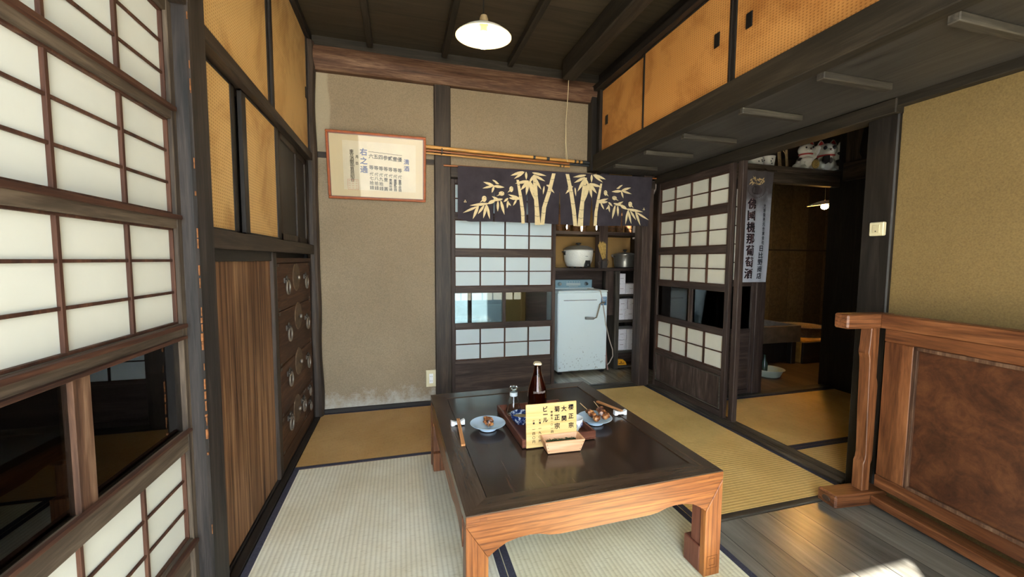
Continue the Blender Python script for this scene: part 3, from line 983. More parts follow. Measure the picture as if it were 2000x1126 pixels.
for sx in (-1, 1):
    for sy in (-1, 1):
        near = sy < 0
        x0, x1 = (sx * hx, sx * (hx - lw))
        y0, y1 = (sy * hy, sy * (hy - .026))
        m = wood('orange', 'Z') if near else wood('screen', 'Z')
        g = G(.002)
        # L-shaped leg: a board across the front and one along the side, with a foot block
        g.prism([(sx * hx, 0), (sx * hx, zt - .0016), (sx * (hx - lw), zt - .1172), (sx * (hx - lw), 0)], min(y0, y1), max(y0, y1), 'Y')
        bmesh.ops.bevel(g.bm, geom=g.bm.edges[:], offset=.0012, segments=1, affect='EDGES')
        leg = obj('leg', g, m, tb, True)
        g = G(.003)
        a0, a1 = sx * (hx - .004), sx * (hx - .066)
        b0, b1 = sy * (hy - .0255), sy * (hy - .082)
        g.box(min(a0, a1), max(a0, a1), min(b0, b1), max(b0, b1), .012, zt)
        k0, k1 = sx * (hx - .004), sx * (hx - .074)
        e1 = sy * (hy - .110)
        g.box(min(k0, k1), max(k0, k1), min(b0, e1), max(b0, e1), .0, .105)
        pr = [(b0, zt - .120), (b0, zt), (e1 - sy * .002, zt), (e1 - sy * .002, zt - .085), (sy * (hy - .098), zt - .100), (sy * (hy - .090), zt - .118), (sy * (hy - .082), zt - .125)]
        g.prism(pr, min(k0, k1), max(k0, k1), 'X')
        obj('leg_bracket', g, wood('trayred', 'Z') if near else wood('screen', 'Z'), leg, True)
        if near:
            g = G(0)
            cx, cz, yy = sx * (hx - lw / 2), .055, -hy - .0006
            for r_, w_ in ((.024, .0012), (.013, .0012)):
                for q in (-1, 1):
                    g.box(cx + q * r_ - w_ / 2, cx + q * r_ + w_ / 2, yy, yy + .001, cz - r_, cz + r_, 0)
                    g.box(cx - r_, cx + r_, yy, yy + .001, cz + q * r_ - w_ / 2, cz + q * r_ + w_ / 2, 0)
            obj('tenon_outline', g, plain('joint_line', (86, 50, 26), .7, .2), leg, True)
# ground shade under the table comes from the light itself

# ------------------------------------------------------------------ things on the table
RNG = random.Random(11)
# tray
t = thing('tray', 'shallow reddish brown wooden tray with raised rim on the low table', 'tray', (.65, 1.775, T), (0, 0, math.radians(1.0)))
w2, d2_ = .172, .212
obj('tray_base', G(.001).box(-w2, w2, -d2_, d2_, .0005, .009), wood('trayred', 'Y'), t, True)
g = G(.0015)
g.box(-w2, w2, -d2_, -d2_ + .010, .009, .036); g.box(-w2, w2, d2_ - .010, d2_, .009, .036)
g.box(-w2, -w2 + .010, -d2_ + .010, d2_ - .010, .009, .036); g.box(w2 - .010, w2, -d2_ + .010, d2_ - .010, .009, .036)
obj('tray_rim', g, wood('trayred', 'X'), t, True)
TZ = T + .0095

M_clear = solid_glass('clear_glass', (244, 250, 248))
M_brownglass = solid_glass('brown_bottle_glass', (150, 84, 44))
# soy sauce cruet
t = thing('glass_cruet', 'small clear glass cruet with a glass stopper on the tray', 'cruet', (.541, 1.905, TZ))
pr = [(0, .002), (.030, .0), (.036, .006), (.038, .016), (.037, .026), (.022, .092), (.0165, .104), (.0155, .112), (.019, .116), (.019, .120), (.0145, .120), (.0135, .104), (.019, .090), (.034, .026), (.034, .012), (.028, .007), (0, .007)]
obj('bottle_body', G(0).lathe(pr, (0, 0, 0), 20), M_clear, t, True, True)
st = obj('stopper', G(0).lathe([(0, .100), (.0115, .100), (.0125, .120), (.0155, .121), (.0155, .123), (.012, .126), (.020, .134), (.021, .139), (.017, .145), (0, .147)], (0, 0, 0), 20), M_clear, t, True, True)
# frosted ground collar of the neck
obj('frosted_collar', G(0).lathe([(.0196, .098), (.0192, .117)], (0, 0, 0), 20), plain('frosted_glass', (206, 214, 216), .4, .4), t, True, True)
# beer bottle
t = thing('beer_bottle', 'tall brown glass beer bottle with a pale metal cap on the tray', 'bottle', (.607, 1.735, TZ))
bp = [(0, .004), (.034, .0), (.043, .006), (.0445, .014), (.0445, .165), (.042, .185), (.034, .215), (.0245, .243), (.0185, .262), (.0158, .285), (.0155, .293), (.0172, .295), (.0172, .301), (.0152, .303)]
ip = [(.0122, .303), (.012, .285), (.015, .262), (.021, .243), (.030, .215), (.0385, .185), (.041, .165), (.041, .016), (.036, .009), (0, .009)]
obj('bottle_body', G(0).lathe(bp + ip, (0, 0, 0), 28), M_brownglass, t, True, True)
obj('beer_fill', G(0).lathe([(0, .0095), (.0358, .0095), (.0405, .017), (.0405, .165), (.038, .185), (.0295, .215), (.0205, .243), (0, .246)], (0, 0, 0), 24), plain('dark_beer', (120, 58, 22), .2, .5), t, True, True)
cp = []
g = G(0)
n = 42
ring = lambda r, z, amp: [g.bm.verts.new(((r + amp * (k % 2)) * math.cos(2 * math.pi * k / n), (r + amp * (k % 2)) * math.sin(2 * math.pi * k / n), z)) for k in range(n)]
R0, R1, R2 = ring(.0185, .297, .0022), ring(.0178, .304, .0006), ring(.0145, .3085, 0)
for A, B in ((R0, R1), (R1, R2)):
    for k in range(n):
        g.bm.faces.new((A[k], A[(k + 1) % n], B[(k + 1) % n], B[k]))
g.bm.faces.new(R2)
obj('bottle_cap', g, plain('pale_gold_metal', (214, 200, 170), .35, .5, .5), t, True)
# raised wording band on the shoulder of the bottle
g = G(0)
for k in range(9):
    a = math.radians(-128 + 9 * k)
    rr_ = .0432
    g.box(-.0022, .0022, -.0008, .0008, -.0045, .0045, .0003, Matrix.Translation((rr_ * math.cos(a), rr_ * math.sin(a), .176 + .0006 * (k % 3))) @ Matrix.Rotation(a + math.pi / 2, 4, 'Z'))
obj('raised_lettering', g, plain('raised_glass', (150, 132, 124), .3, .5), t, True)

# menu board
t = thing('menu_board', 'pale wooden price board with brush lettering, leaning on the tray', 'menu board', (.612, 1.5535, T + .001), (math.radians(-4.0), 0, math.radians(-1.0)))
bw, bh = .228, .182
g = G(.001).box(-bw / 2, bw / 2, -.0035, .0035, 0, bh)
obj('board', g, wood('sign', 'X'), t, True)
pl = lambda u, v: ((u - .5) * bw, -.0041, v * bh)
plw = lambda u, v: (u - bw / 2, -.0041, v)
g = G(0)
U = lambda f: f * bw
V_ = lambda f: (1 - f) * bh
column(g, '櫻正宗', U(.885), V_(.13), V_(.56), .025, plw, bold=.0008)
column(g, '大関', U(.745), V_(.155), V_(.385), .025, plw, bold=.0008)
column(g, '菊正宗', U(.605), V_(.150), V_(.545), .026, plw, bold=.0008)
column(g, '壱級五一〇', U(.500), V_(.21), V_(.50), .0105, plw, bold=.0003)
column(g, '一四', U(.505), V_(.595), V_(.67), .0125, plw, bold=.0003)
column(g, 'ビール', U(.375), V_(.125), V_(.38), .025, plw, bold=.0008)
column(g, '大壜', U(.265), V_(.375), V_(.435), .0095, plw, bold=.0003)
column(g, '一九〇円', U(.265), V_(.565), V_(.86), .0135, plw, bold=.0003)
column(g, '小壜', U(.145), V_(.375), V_(.435), .0095, plw, bold=.0003)
column(g, '一四〇円', U(.145), V_(.575), V_(.86), .0135, plw, bold=.0003)
obj('lettering', g, M_ink, t, True)

# wooden box of tea leaves
t = thing('wooden_box', 'small flared wooden box of dark green leaves before the menu board', 'box', (.643, 1.515, T), (0, 0, math.radians(-2.5)))
def hopper(g, x0, y0, x1, y1, h, th):
    B = [(-x0, -y0, 0), (x0, -y0, 0), (x0, y0, 0), (-x0, y0, 0)]
    Tt = [(-x1, -y1, h), (x1, -y1, h), (x1, y1, h), (-x1, y1, h)]
    Bi = [(-x0 + th, -y0 + th, .005), (x0 - th, -y0 + th, .005), (x0 - th, y0 - th, .005), (-x0 + th, y0 - th, .005)]
    Ti = [(-x1 + th, -y1 + th, h), (x1 - th, -y1 + th, h), (x1 - th, y1 - th, h), (-x1 + th, y1 - th, h)]
    vs = [[g.bm.verts.new(p) for p in L] for L in (B, Tt, Ti, Bi)]
    for A, C in zip(vs, vs[1:]):
        for k in range(4):
            g.bm.faces.new((A[k], A[(k + 1) % 4], C[(k + 1) % 4], C[k]))
    g.bm.faces.new(list(reversed(vs[0]))); g.bm.faces.new(vs[3])
    bmesh.ops.bevel(g.bm, geom=g.bm.edges[:], offset=.0007, segments=1, affect='EDGES')
g = G(0); hopper(g, .071, .030, .087, .040, .052, .007)
obj('box_body', g, wood('pale', 'X'), t, True)
g = G(0)
for s in (-1, 1):
    for k in range(3):
        z = .010 + .016 * k
        x = s * (.071 + .016 * z / .052 - .006)
        y = -(.030 + .010 * z / .052) - .0003
        g.lathe([(0, -.0006), (.0016, -.0006), (.0018, .0006)], (x, y, z), 8, 'Y')
obj('nail', g, plain('nail_brown', (88, 52, 34), .6, .3), t, True)
g = G(0)
g.grid(lambda u, v: ((u - .5) * .138, (v - .5) * .050, .030 + .004 * math.sin(7 * u) * math.cos(5 * v)), 12, 6)
for k in range(420):
    x, y = RNG.uniform(-.061, .061), RNG.uniform(-.019, .019)
    m = Matrix.Translation((x, y, .033 + RNG.uniform(-.002, .006))) @ Matrix.Rotation(RNG.uniform(0, 6.3), 4, 'Z') @ Matrix.Rotation(RNG.uniform(-.8, .8), 4, 'X')
    L, w = RNG.uniform(.004, .008), RNG.uniform(.0012, .0022)
    g.bm.faces.new([g.bm.verts.new(m @ Vector(p)) for p in ((-L, 0, 0), (0, -w, .0006), (L, 0, 0), (0, w, .0006))])
lv = tag(obj('tea_leaves', g, plain('dark_leaf', (38, 60, 38), .7, .3, var=.5, vscale=160), None), 'dark green dried leaves heaped in the small wooden box', 'tea leaves', None, 'stuff')
lv.location = t.location; lv.rotation_euler = t.rotation_euler

# plates with skewers
def plate(label, x, y):
    pr = [(0, .010), (.036, .010), (.037, .0), (.041, .0), (.042, .011), (.060, .016), (.080, .025), (.0835, .0285), (.0815, .0295), (.060, .0205), (.035, .0155), (0, .0145)]
    return single('footed_plate', G(0).lathe(pr, (0, 0, 0), 48), M_plate, label, 'plate', (x, y, T), group='pale blue plates on the low table')
plate('pale blue footed plate holding a single short skewer', .385, 1.795)
plate('pale blue footed plate holding two skewers side by side', .905, 1.730)
def meat_mat():
    t = NT('grilled_meat')
    v = t.coords((1, 1, 1))
    n = t.noise(v, 55, 5, .65)
    n2 = t.noise(v, 140, 3, .6)
    t.base(t.ramp(n, [(.36, (30, 16, 11)), (.46, (92, 48, 26)), (.54, (150, 92, 50)), (.66, (198, 150, 96))]))
    t.bump(n2, .4, .002)
    return t.fin(.3, .5)
M_meat = meat_mat()
def skewer(label, p0, p1, lumps, seed, stick_end=None):
    """p0 bare end of the stick, p1 the tip among the meat"""
    p0, p1 = Vector(p0), Vector(p1)
    t = thing('grilled_skewer', label, 'skewer', p1, group='grilled chicken skewers')
    d = p0 - p1
    obj('bamboo_stick', G(0).tube([d, Vector((0, 0, 0))], [.0017, .0014], 8), plain('pale_bamboo', (214, 186, 140), .5, .3), t, True, True)
    rn = random.Random(seed)
    u = d.normalized()
    for (s, r) in lumps:
        g = G(0)
        cpos = u * s
        rot = u.to_track_quat('X', 'Z').to_matrix().to_4x4() @ Matrix.Rotation(rn.uniform(-.5, .5), 4, 'X')
        g.ball(cpos + Vector((rn.uniform(-.002, .002), rn.uniform(-.002, .002), 0)), r, .72, 1.18, .70, 3, rot)
        g.jiggle(.0075, 60, seed + s * 100).jiggle(.003, 170, seed)
        obj('meat_piece', g, M_meat, t, True, True)
PZ = T + .030
skewer('short grilled skewer lying alone on its pale blue plate', (.371, 1.712, PZ + .012), (.392, 1.822, PZ + .006), [(.010, .020), (.034, .021), (.056, .018)], 3)
skewer('grilled skewer nearer the tray, one of two on a pale blue plate', (.880, 1.845, PZ + .028), (.893, 1.680, PZ + .007), [(.010, .017), (.033, .018), (.056, .019), (.079, .016)], 8)
skewer('grilled skewer nearer the chopsticks, one of two on a pale blue plate', (.960, 1.850, PZ + .028), (.945, 1.690, PZ + .008), [(.008, .018), (.032, .019), (.056, .018), (.079, .016)], 21)

# chopsticks on rests
def rest(label, x, y, rz):
    g = G(0)
    top_ = [(-.033, .026), (-.022, .021), (-.008, .016), (.008, .016), (.022, .021), (.033, .026)]
    bot = [(.033, .0), (.018, .0), (.014, .005), (-.014, .005), (-.018, .0), (-.033, .0)]
    g.prism(top_ + bot, -.011, .011, 'Y')
    bmesh.ops.bevel(g.bm, geom=g.bm.edges[:], offset=.0016, segments=2, affect='EDGES')
    single('chopstick_rest', g, M_white, label, 'chopstick rest', (x, y, T), (0, 0, rz), 'white chopstick rests')
rest('white chopstick rest next to the plate with a single skewer', .254, 1.872, math.radians(6))
rest('white chopstick rest next to the plate with two skewers', 1.077, 1.788, math.radians(-4))
def chopsticks(label, a, b):
    a, b = Vector(a), Vector(b)
    L = (b - a).length
    t = thing('chopsticks', label, 'chopsticks', a, (0, 0, 0), 'pairs of wooden chopsticks')
    q = (b - a).to_track_quat('Y', 'Z')
    t.rotation_euler = q.to_euler()
    for s in (-1, 1):
        g = G(0)
        P = []
        for w, y in ((.0043, 0), (.0030, L)):
            P.append([g.bm.verts.new((s * .0042 + dx * w, y, dz * w)) for dx, dz in ((-1, -1), (1, -1), (1, 1), (-1, 1))])
        for k in range(4):
            g.bm.faces.new((P[0][k], P[0][(k + 1) % 4], P[1][(k + 1) % 4], P[1][k]))
        g.bm.faces.new(list(reversed(P[0]))); g.bm.faces.new(P[1])
        bmesh.ops.bevel(g.bm, geom=g.bm.edges[:], offset=.0008, segments=1, affect='EDGES')
        obj('stick', g, wood('stick', 'Y'), t, True)
chopsticks('wooden chopsticks by the single-skewer plate, thick ends towards the worn table front', (.246, 1.642, T + .0052), (.258, 1.888, T + .0225))
chopsticks('wooden chopsticks by the two-skewer plate, ends towards the kitchen doorway', (1.047, 1.978, T + .0052), (1.083, 1.778, T + .0225))

# blue and white bowl, cup and small glass on the tray
t = thing('sauce_bowl', 'small blue and white bowl of pale sauce on the tray beside the cruet', 'bowl', (.548, 1.800, TZ))
bpz = NT('cobalt_painted_glaze')
vv = bpz.coords((1, 1, 1), False)
vn = bpz.noise(vv, 60, 3, .6)
bpz.base(bpz.ramp(vn, [(.42, (28, 44, 92)), (.52, (70, 92, 140)), (.60, (214, 222, 230))]))
M_cobalt = bpz.fin(.15, .5)
obj('bowl_body', G(0).lathe([(0, .004), (.026, .004), (.027, 0), (.031, 0), (.032, .006), (.044, .016), (.049, .032), (.0505, .046), (.048, .046), (.046, .032), (.040, .018), (.026, .009), (0, .008)], (0, 0, 0), 36), M_cobalt, t, True, True)
obj('sauce', G(0).lathe([(0, .0255), (.0435, .0255)], (0, 0, 0), 36), plain('pale_sauce', (172, 158, 108), .2, .5), t, True)
t = thing('teacup', 'white and blue cup behind the edge of the menu board', 'cup', (.761, 1.664, TZ))
obj('cup_body', G(0).lathe([(0, .004), (.020, .004), (.021, 0), (.026, 0), (.027, .006), (.036, .016), (.042, .034), (.044, .056), (.0415, .056), (.0395, .034), (.033, .019), (.020, .010), (0, .009)], (0, 0, 0), 32), M_white, t, True, True)
g = G(0)
for k in range(7):
    a = 2 * math.pi * k / 7
    q_ = G(0).torus((.0420, 0, .032), .009, .0014, 'X', n=14, m=5).turn(Matrix.Rotation(a, 4, 'Z'))
    me_ = bpy.data.meshes.new('tmp'); q_.bm.to_mesh(me_); g.bm.from_mesh(me_); q_.bm.free(); bpy.data.meshes.remove(me_)
obj('blue_ring_pattern', g, plain('cobalt_line', (50, 66, 130), .2, .5), t, True)
t = thing('drinking_glass', 'clear drinking glass behind the menu board, beside the white cup', 'glass', (.757, 1.775, TZ))
obj('glass_body', G(0).lathe([(0, 0), (.026, 0), (.030, .085), (.0285, .085), (.0245, .006), (0, .006)], (0, 0, 0), 28), M_clear, t, True, True)

# ------------------------------------------------------------------ framed price list on the back wall
FW, FH = .712, .487
fr = thing('framed_price_list', 'framed sheet of brush written sake prices, tilted forward on the plaster wall', 'framed print', (-.156, BY - .022, 1.655), (math.radians(10.5), 0, 0))
M_frame = plain('varnished_frame', (150, 74, 28), .5, .3, var=.12, vscale=30)
g = G(.004)
b = .019
g.box(-FW / 2, FW / 2, -.012, .010, 0, b); g.box(-FW / 2, FW / 2, -.012, .010, FH - b, FH)
g.box(-FW / 2, -FW / 2 + b, -.012, .010, b, FH - b); g.box(FW / 2 - b, FW / 2, -.012, .010, b, FH - b)
obj('frame', g, M_frame, fr, True)
g = G(.001)
e = b - .003
g.box(-FW / 2 + e, FW / 2 - e, -.0135, -.006, e, e + .006); g.box(-FW / 2 + e, FW / 2 - e, -.0135, -.006, FH - e - .006, FH - e)
g.box(-FW / 2 + e, -FW / 2 + e + .006, -.0135, -.006, e, FH - e); g.box(FW / 2 - e - .006, FW / 2 - e, -.0135, -.006, e, FH - e)
obj('inner_lip', g, plain('dark_frame_lip', (104, 46, 20), .3, .5), fr, True)
obj('mount', G(0).box(-FW / 2 + .01, FW / 2 - .01, .002, .006, .01, FH - .01), plain('cream_mount', (206, 190, 156), .8, .1), fr, True)
iw, ih = FW - 2 * b, FH - 2 * b
pu = lambda f: -iw / 2 + f * iw
pv = lambda f: FH - b - f * ih
obj('paper', G(0).box(pu(.135), pu(.915), .0005, .002, pv(.885), pv(.10)), plain('old_paper', (212, 202, 178), .85, .1, var=.03, vscale=12), fr, True)
P1 = lambda u, v: (u, -.0002, v)
g = G(0)
column(g, '東京酒類仲買商組合', pu(.228), pv(.270), pv(.720), .031, P1, bold=.0003)
column(g, '月日', pu(.280), pv(.350), pv(.455), .023, P1, bold=.0006)
cols = [('六', '七拾錢'), ('五', '八拾錢'), ('四', '九拾錢'), ('参', '壹圓'), ('貳', '壹圓拾錢'), ('壹', '壹圓貳拾錢'), ('優', '壹圓五拾錢')]
for i, (nm, price) in enumerate(cols):
    u = pu(.430 + .0512 * i)
    dv = .004 * i
    g.box(u - .018, u + .018, -.0004, -.0002, pv(.255 + dv) - .0016, pv(.255 + dv) + .0016, 0)
    write(g, nm, u, pv(.325 + dv), .035, P1, bold=.0008)
    write(g, '等', u, pv(.505 + dv), .033, P1, bold=.0007)
    write(g, '代', u, pv(.610 + dv), .028, P1, skew=.25, bold=.0004)
    column(g, price, u, pv(.680 + dv), pv(.835 + dv), .031 if len(price) < 4 else .023, P1, bold=.0006)
obj('lettering', g, M_ink, fr, True)
g = G(0)
column(g, '右之通', pu(.352), pv(.265), pv(.545), .054, P1, bold=.0016)
column(g, '清酒', pu(.812), pv(.380), pv(.490), .043, P1, bold=.0012)
obj('blue_lettering', g, M_blueink, fr, True)
g = G(0)
sx, sz, sr = pu(.232), pv(.800), .037
for q in (-1, 1):
    g.box(sx + q * sr - .001, sx + q * sr + .001, -.0003, -.0001, sz - sr, sz + sr, 0)
    g.box(sx - sr, sx + sr, -.0003, -.0001, sz + q * sr - .001, sz + q * sr + .001, 0)
for k in range(3):
    for j in range(4):
        x = sx - sr + .012 + .0245 * k; z = sz - sr + .011 + .0175 * j
        g.box(x - .008, x + .008, -.0003, -.0001, z - .0006, z + .0006, 0); g.box(x - .0006, x + .0006, -.0003, -.0001, z - .006, z + .006, 0)
obj('red_seal', g, plain('faded_red_ink', (196, 130, 112), .8, .1), fr, True)
obj('glass', G(0).box(-FW / 2 + .012, FW / 2 - .012, -.0075, -.006, .012, FH - .012), M_frameglass, fr, True)
obj('hanging_cord', G(0).tube([(-.10, .008, FH - .06), (-.05, .06, FH + .035), (0, .098, FH + .075), (.05, .06, FH + .035), (.10, .008, FH - .06)], .0018, 6), plain('cord', (150, 130, 100), .8, .1), fr, True)

# ------------------------------------------------------------------ outlet and switch
M_ivory = plain('ivory_plastic', (214, 206, 172), .4, .4)
t = thing('wall_outlet', 'ivory wall outlet low on the plaster beside the dark column', 'outlet', (.232, BY, .218))
obj('cover_plate', G(.003).box(-.042, .042, -.012, 0, -.070, .070), M_ivory, t, True)
ins = obj('socket_insert', G(.001).box(-.016, .016, -.0145, -.011, -.040, .040), plain('white_plastic', (232, 236, 240), .4, .4), t, True)
g = G(0)
for z in (-.020, .018):
    for x in (-.0065, .0065):
        g.box(x - .0012, x + .0012, -.0149, -.014, z - .005, z + .005, 0)
obj('socket_slot', g, M_blackmetal, ins, True)
t = thing('light_switch', 'cream rocker light switch on the dark column', 'switch', (2.325, 1.467, 1.366))
obj('switch_box', G(.004).box(-.022, 0, -.032, .032, -.034, .034), M_ivory, t, True)
rk = obj('rocker', G(.002).box(-.0255, -.021, -.016, .016, -.020, .020), plain('cream_plastic', (206, 196, 158), .4, .4), t, True)
obj('switch_mark', G(0).lathe([(0, -.0262), (.003, -.0262), (.003, -.025)], (0, 0, -.012), 10, 'X'), M_blackmetal, rk, True)

# ------------------------------------------------------------------ bamboo rods hung along the back wall
def bamboo_mat(name, c):
    t = NT(name)
    n = t.noise(t.coords((2, 40, 40)), 3, 4)
    t.base(t.ramp(n, [(.3, tuple(x * .72 for x in c)), (.6, c), (.8, tuple(min(255, x * 1.12) for x in c))]))
    return t.fin(.35, .5)
M_bam = bamboo_mat('golden_bamboo', (206, 152, 78))
M_bam2 = bamboo_mat('reddish_bamboo', (150, 92, 46))
def rod(label, p0, p1, r0, r1, m, nodes, wraps=()):
    p0, p1 = Vector(p0), Vector(p1)
    t = thing('bamboo_rod', label, 'fishing rod', p0, group='bamboo rods on the back wall')
    d = p1 - p0
    path, rad = [], []
    for i in range(nodes + 1):
        f = i / nodes
        r = r0 + (r1 - r0) * f
        for k, (df, s) in enumerate(((-.004, 1), (0, 1.12), (.004, 1))):
            ff = min(1, max(0, f + df))
            path.append(d * (ff + 1e-5 * k)); rad.append(r * s)
    obj('rod_body', G(0).tube(path, rad, 12), m, t, True, True)
    if wraps:
        for a, b_ in wraps:
            obj('thread_wrap', G(0).tube([d * a, d * b_], (r0 + (r1 - r0) * a) * 1.16, 12), plain('dark_wrap', (40, 44, 48), .4, .5), t, True, True)
    return t
yb = BY - .058
rod('thick golden bamboo rod, topmost of the rods above the curtain', (.10, yb, 2.082), (1.605, yb, 2.052), .0135, .012, M_bam, 11, ((.655, .668), (.735, .752), (.905, .915), (.93, .94), (.955, 1.0)))
rod('reddish bamboo rod just below the thick golden one', (.06, yb - .002, 2.054), (1.60, yb - .002, 2.027), .008, .009, M_bam2, 9, ((.88, 1.0),))
rod('thin golden bamboo rod, lowest of the rods above the curtain', (.10, yb + .002, 2.034), (1.42, yb + .002, 2.006), .0065, .0075, M_bam, 10, ((.93, .94), (.955, .962)))
g = G(0)
g.box(-.012, .012, -.004, 0, -.012, .050, .001)
g.tube([(0, -.003, .0), (0, -.030, -.020), (0, -.052, -.020), (0, -.060, -.008), (0, -.060, .018)], .005, 8)
single('rod_hook', g, M_blackmetal, 'black iron hook on the column holding the bamboo rods', 'hook', (.325, BY - .035, 2.05))

# ------------------------------------------------------------------ navy curtain with bamboo and sparrows
NY = BY - .062
rodt = thing('curtain_rod', 'thin reddish bamboo rod carrying the navy curtain', 'curtain rod', (.34, NY, 1.947), group=None)
obj('rod_body', G(0).tube([(0, .010, 0), (.97, .010, .006), (1.95, .010, .012)], [.0075, .007, .0065], 10), M_bam2, rodt, True, True)
g = G(0)
for x in (.40, 1.18, 1.93):
    g.box(x - .006, x + .006, .010, .062, -.012, .002, .001)
obj('rod_peg', g, M_blackmetal, rodt, True)

def cloth_y(x, z):
    h = max(0.0, 1.95 - z)
    return NY - .004 - .010 * math.sin(x * 7.0 + 1.0) * h / .45 - .005 * math.sin(x * 19) * h / .45




LEAVES= [((0.999, 1.937), (0.888, 1.897), 0.0235), ((1.008, 1.935), (0.918, 1.872), 0.0213), ((1.023, 1.935), (1.025, 1.87), 0.0213), ((1.078, 1.932), (1.206, 1.914), 0.0213), ((1.088, 1.914), (1.195, 1.868), 0.0235), ((1.085, 1.907), (1.16, 1.796), 0.0277), ((1.098, 1.917), (1.044, 1.839), 0.0235), ((1.046, 1.862), (0.928, 1.835), 0.0256), ((1.04, 1.857), (0.975, 1.781), 0.0277), ((1.042, 1.857), (1.023, 1.742), 0.0277), ((1.049, 1.858), (1.08, 1.756), 0.0256), ((1.054, 1.863), (1.117, 1.728), 0.032), ((1.046, 1.848), (1.1, 1.699), 0.0213), ((1.218, 1.834), (1.28, 1.774), 0.0213), ((1.205, 1.837), (1.262, 1.822), 0.0192), ((1.185, 1.828), (1.176, 1.756), 0.0149), ((0.743, 1.81), (0.658, 1.833), 0.0213), ((0.748, 1.808), (0.652, 1.781), 0.0192), ((0.743, 1.804), (0.837, 1.798), 0.0235), ((0.748, 1.804), (0.729, 1.747), 0.0192), ((0.757, 1.832), (0.792, 1.823), 0.0149), ((0.735, 1.853), (0.787, 1.827), 0.0149), ((0.705, 1.661), (0.548, 1.64), 0.0235), ((0.611, 1.634), (0.491, 1.578), 0.0192), ((0.621, 1.643), (0.574, 1.531), 0.0256), ((0.667, 1.645), (0.615, 1.572), 0.0213), ((0.686, 1.651), (0.66, 1.54), 0.0235), ((0.691, 1.646), (0.713, 1.533), 0.0213), ((0.7, 1.66), (0.751, 1.695), 0.0235), ((0.781, 1.682), (0.779, 1.597), 0.0213), ((0.805, 1.688), (0.837, 1.573), 0.0256), ((0.796, 1.687), (0.729, 1.721), 0.0213), ((0.868, 1.691), (0.859, 1.627), 0.0192), ((0.858, 1.681), (0.894, 1.65), 0.0171), ((0.941, 1.703), (0.911, 1.651), 0.0171), ((0.976, 1.709), (0.868, 1.742), 0.0235), ((0.868, 1.711), (0.829, 1.678), 0.0192), ((0.82, 1.702), (0.724, 1.684), 0.0213), ((0.757, 1.686), (0.705, 1.656), 0.0192), ((0.878, 1.714), (0.966, 1.704), 0.0213), ((1.651, 1.952), (1.765, 1.916), 0.0235), ((1.641, 1.949), (1.736, 1.888), 0.0213), ((1.626, 1.949), (1.626, 1.881), 0.0213), ((1.571, 1.943), (1.447, 1.917), 0.0213), ((1.562, 1.923), (1.46, 1.87), 0.0235), ((1.565, 1.916), (1.495, 1.798), 0.0277), ((1.552, 1.925), (1.608, 1.847), 0.0235), ((1.605, 1.872), (1.726, 1.848), 0.0256), ((1.611, 1.867), (1.679, 1.789), 0.0277), ((1.609, 1.867), (1.632, 1.747), 0.0277), ((1.603, 1.867), (1.575, 1.76), 0.0256), ((1.597, 1.872), (1.539, 1.73), 0.032), ((1.606, 1.857), (1.556, 1.7), 0.0213), ((1.439, 1.835), (1.382, 1.772), 0.0213), ((1.451, 1.838), (1.398, 1.821), 0.0192), ((1.47, 1.83), (1.481, 1.757), 0.0149), ((1.925, 1.83), (2.018, 1.859), 0.0213), ((1.919, 1.827), (2.027, 1.801), 0.0192), ((1.925, 1.823), (1.823, 1.812), 0.0235), ((1.92, 1.823), (1.942, 1.76), 0.0192), ((1.908, 1.853), (1.87, 1.842), 0.0149), ((1.932, 1.877), (1.876, 1.845), 0.0149), ((1.971, 1.666), (2.152, 1.646), 0.0235), ((2.078, 1.638), (2.221, 1.575), 0.0192), ((2.067, 1.648), (2.125, 1.522), 0.0256), ((2.014, 1.65), (2.076, 1.569), 0.0213), ((1.993, 1.656), (2.026, 1.533), 0.0235), ((1.988, 1.651), (1.967, 1.526), 0.0213), ((1.977, 1.666), (1.92, 1.703), 0.0235), ((1.887, 1.689), (1.892, 1.596), 0.0213), ((1.861, 1.694), (1.831, 1.57), 0.0256), ((1.871, 1.694), (1.943, 1.732), 0.0213), ((1.793, 1.696), (1.806, 1.628), 0.0192), ((1.804, 1.686), (1.768, 1.652), 0.0171), ((1.717, 1.708), (1.75, 1.652), 0.0171), ((1.681, 1.714), (1.792, 1.751), 0.0235), ((1.793, 1.718), (1.835, 1.683), 0.0192), ((1.845, 1.71), (1.949, 1.692), 0.0213), ((1.913, 1.693), (1.971, 1.661), 0.0192), ((1.783, 1.721), (1.691, 1.708), 0.0213)]
STALKS= [[((0.95, 1.866), 0.0213), ((0.975, 1.733), 0.0277), ((0.994, 1.602), 0.0299), ((0.997, 1.506), 0.0277)], [((1.098, 1.907), 0.0341), ((1.11, 1.739), 0.0363), ((1.122, 1.607), 0.0427), ((1.128, 1.498), 0.0534)], [((1.272, 1.939), 0.032), ((1.232, 1.783), 0.0363), ((1.187, 1.648), 0.0384), ((1.172, 1.502), 0.0384)], [((1.72, 1.878), 0.0192), ((1.693, 1.737), 0.0256), ((1.674, 1.628), 0.0277), ((1.668, 1.506), 0.0277)], [((1.566, 1.921), 0.032), ((1.545, 1.721), 0.0363), ((1.535, 1.603), 0.047), ((1.531, 1.5), 0.0534)], [((1.396, 1.941), 0.032), ((1.435, 1.793), 0.0363), ((1.464, 1.639), 0.0384), ((1.483, 1.501), 0.0384)]]
BIRDS= [((0.667, 1.697), 0.0384, 0.0491, 1), ((0.812, 1.746), 0.047, 0.0363, 1), ((0.895, 1.786), 0.0341, 0.047, 1), ((2.012, 1.708), 0.0384, 0.0491, -1), ((1.852, 1.757), 0.047, 0.0363, -1), ((1.762, 1.798), 0.0341, 0.047, -1)]
SEALS= [(0.511, 1.672), (2.16, 1.673)]

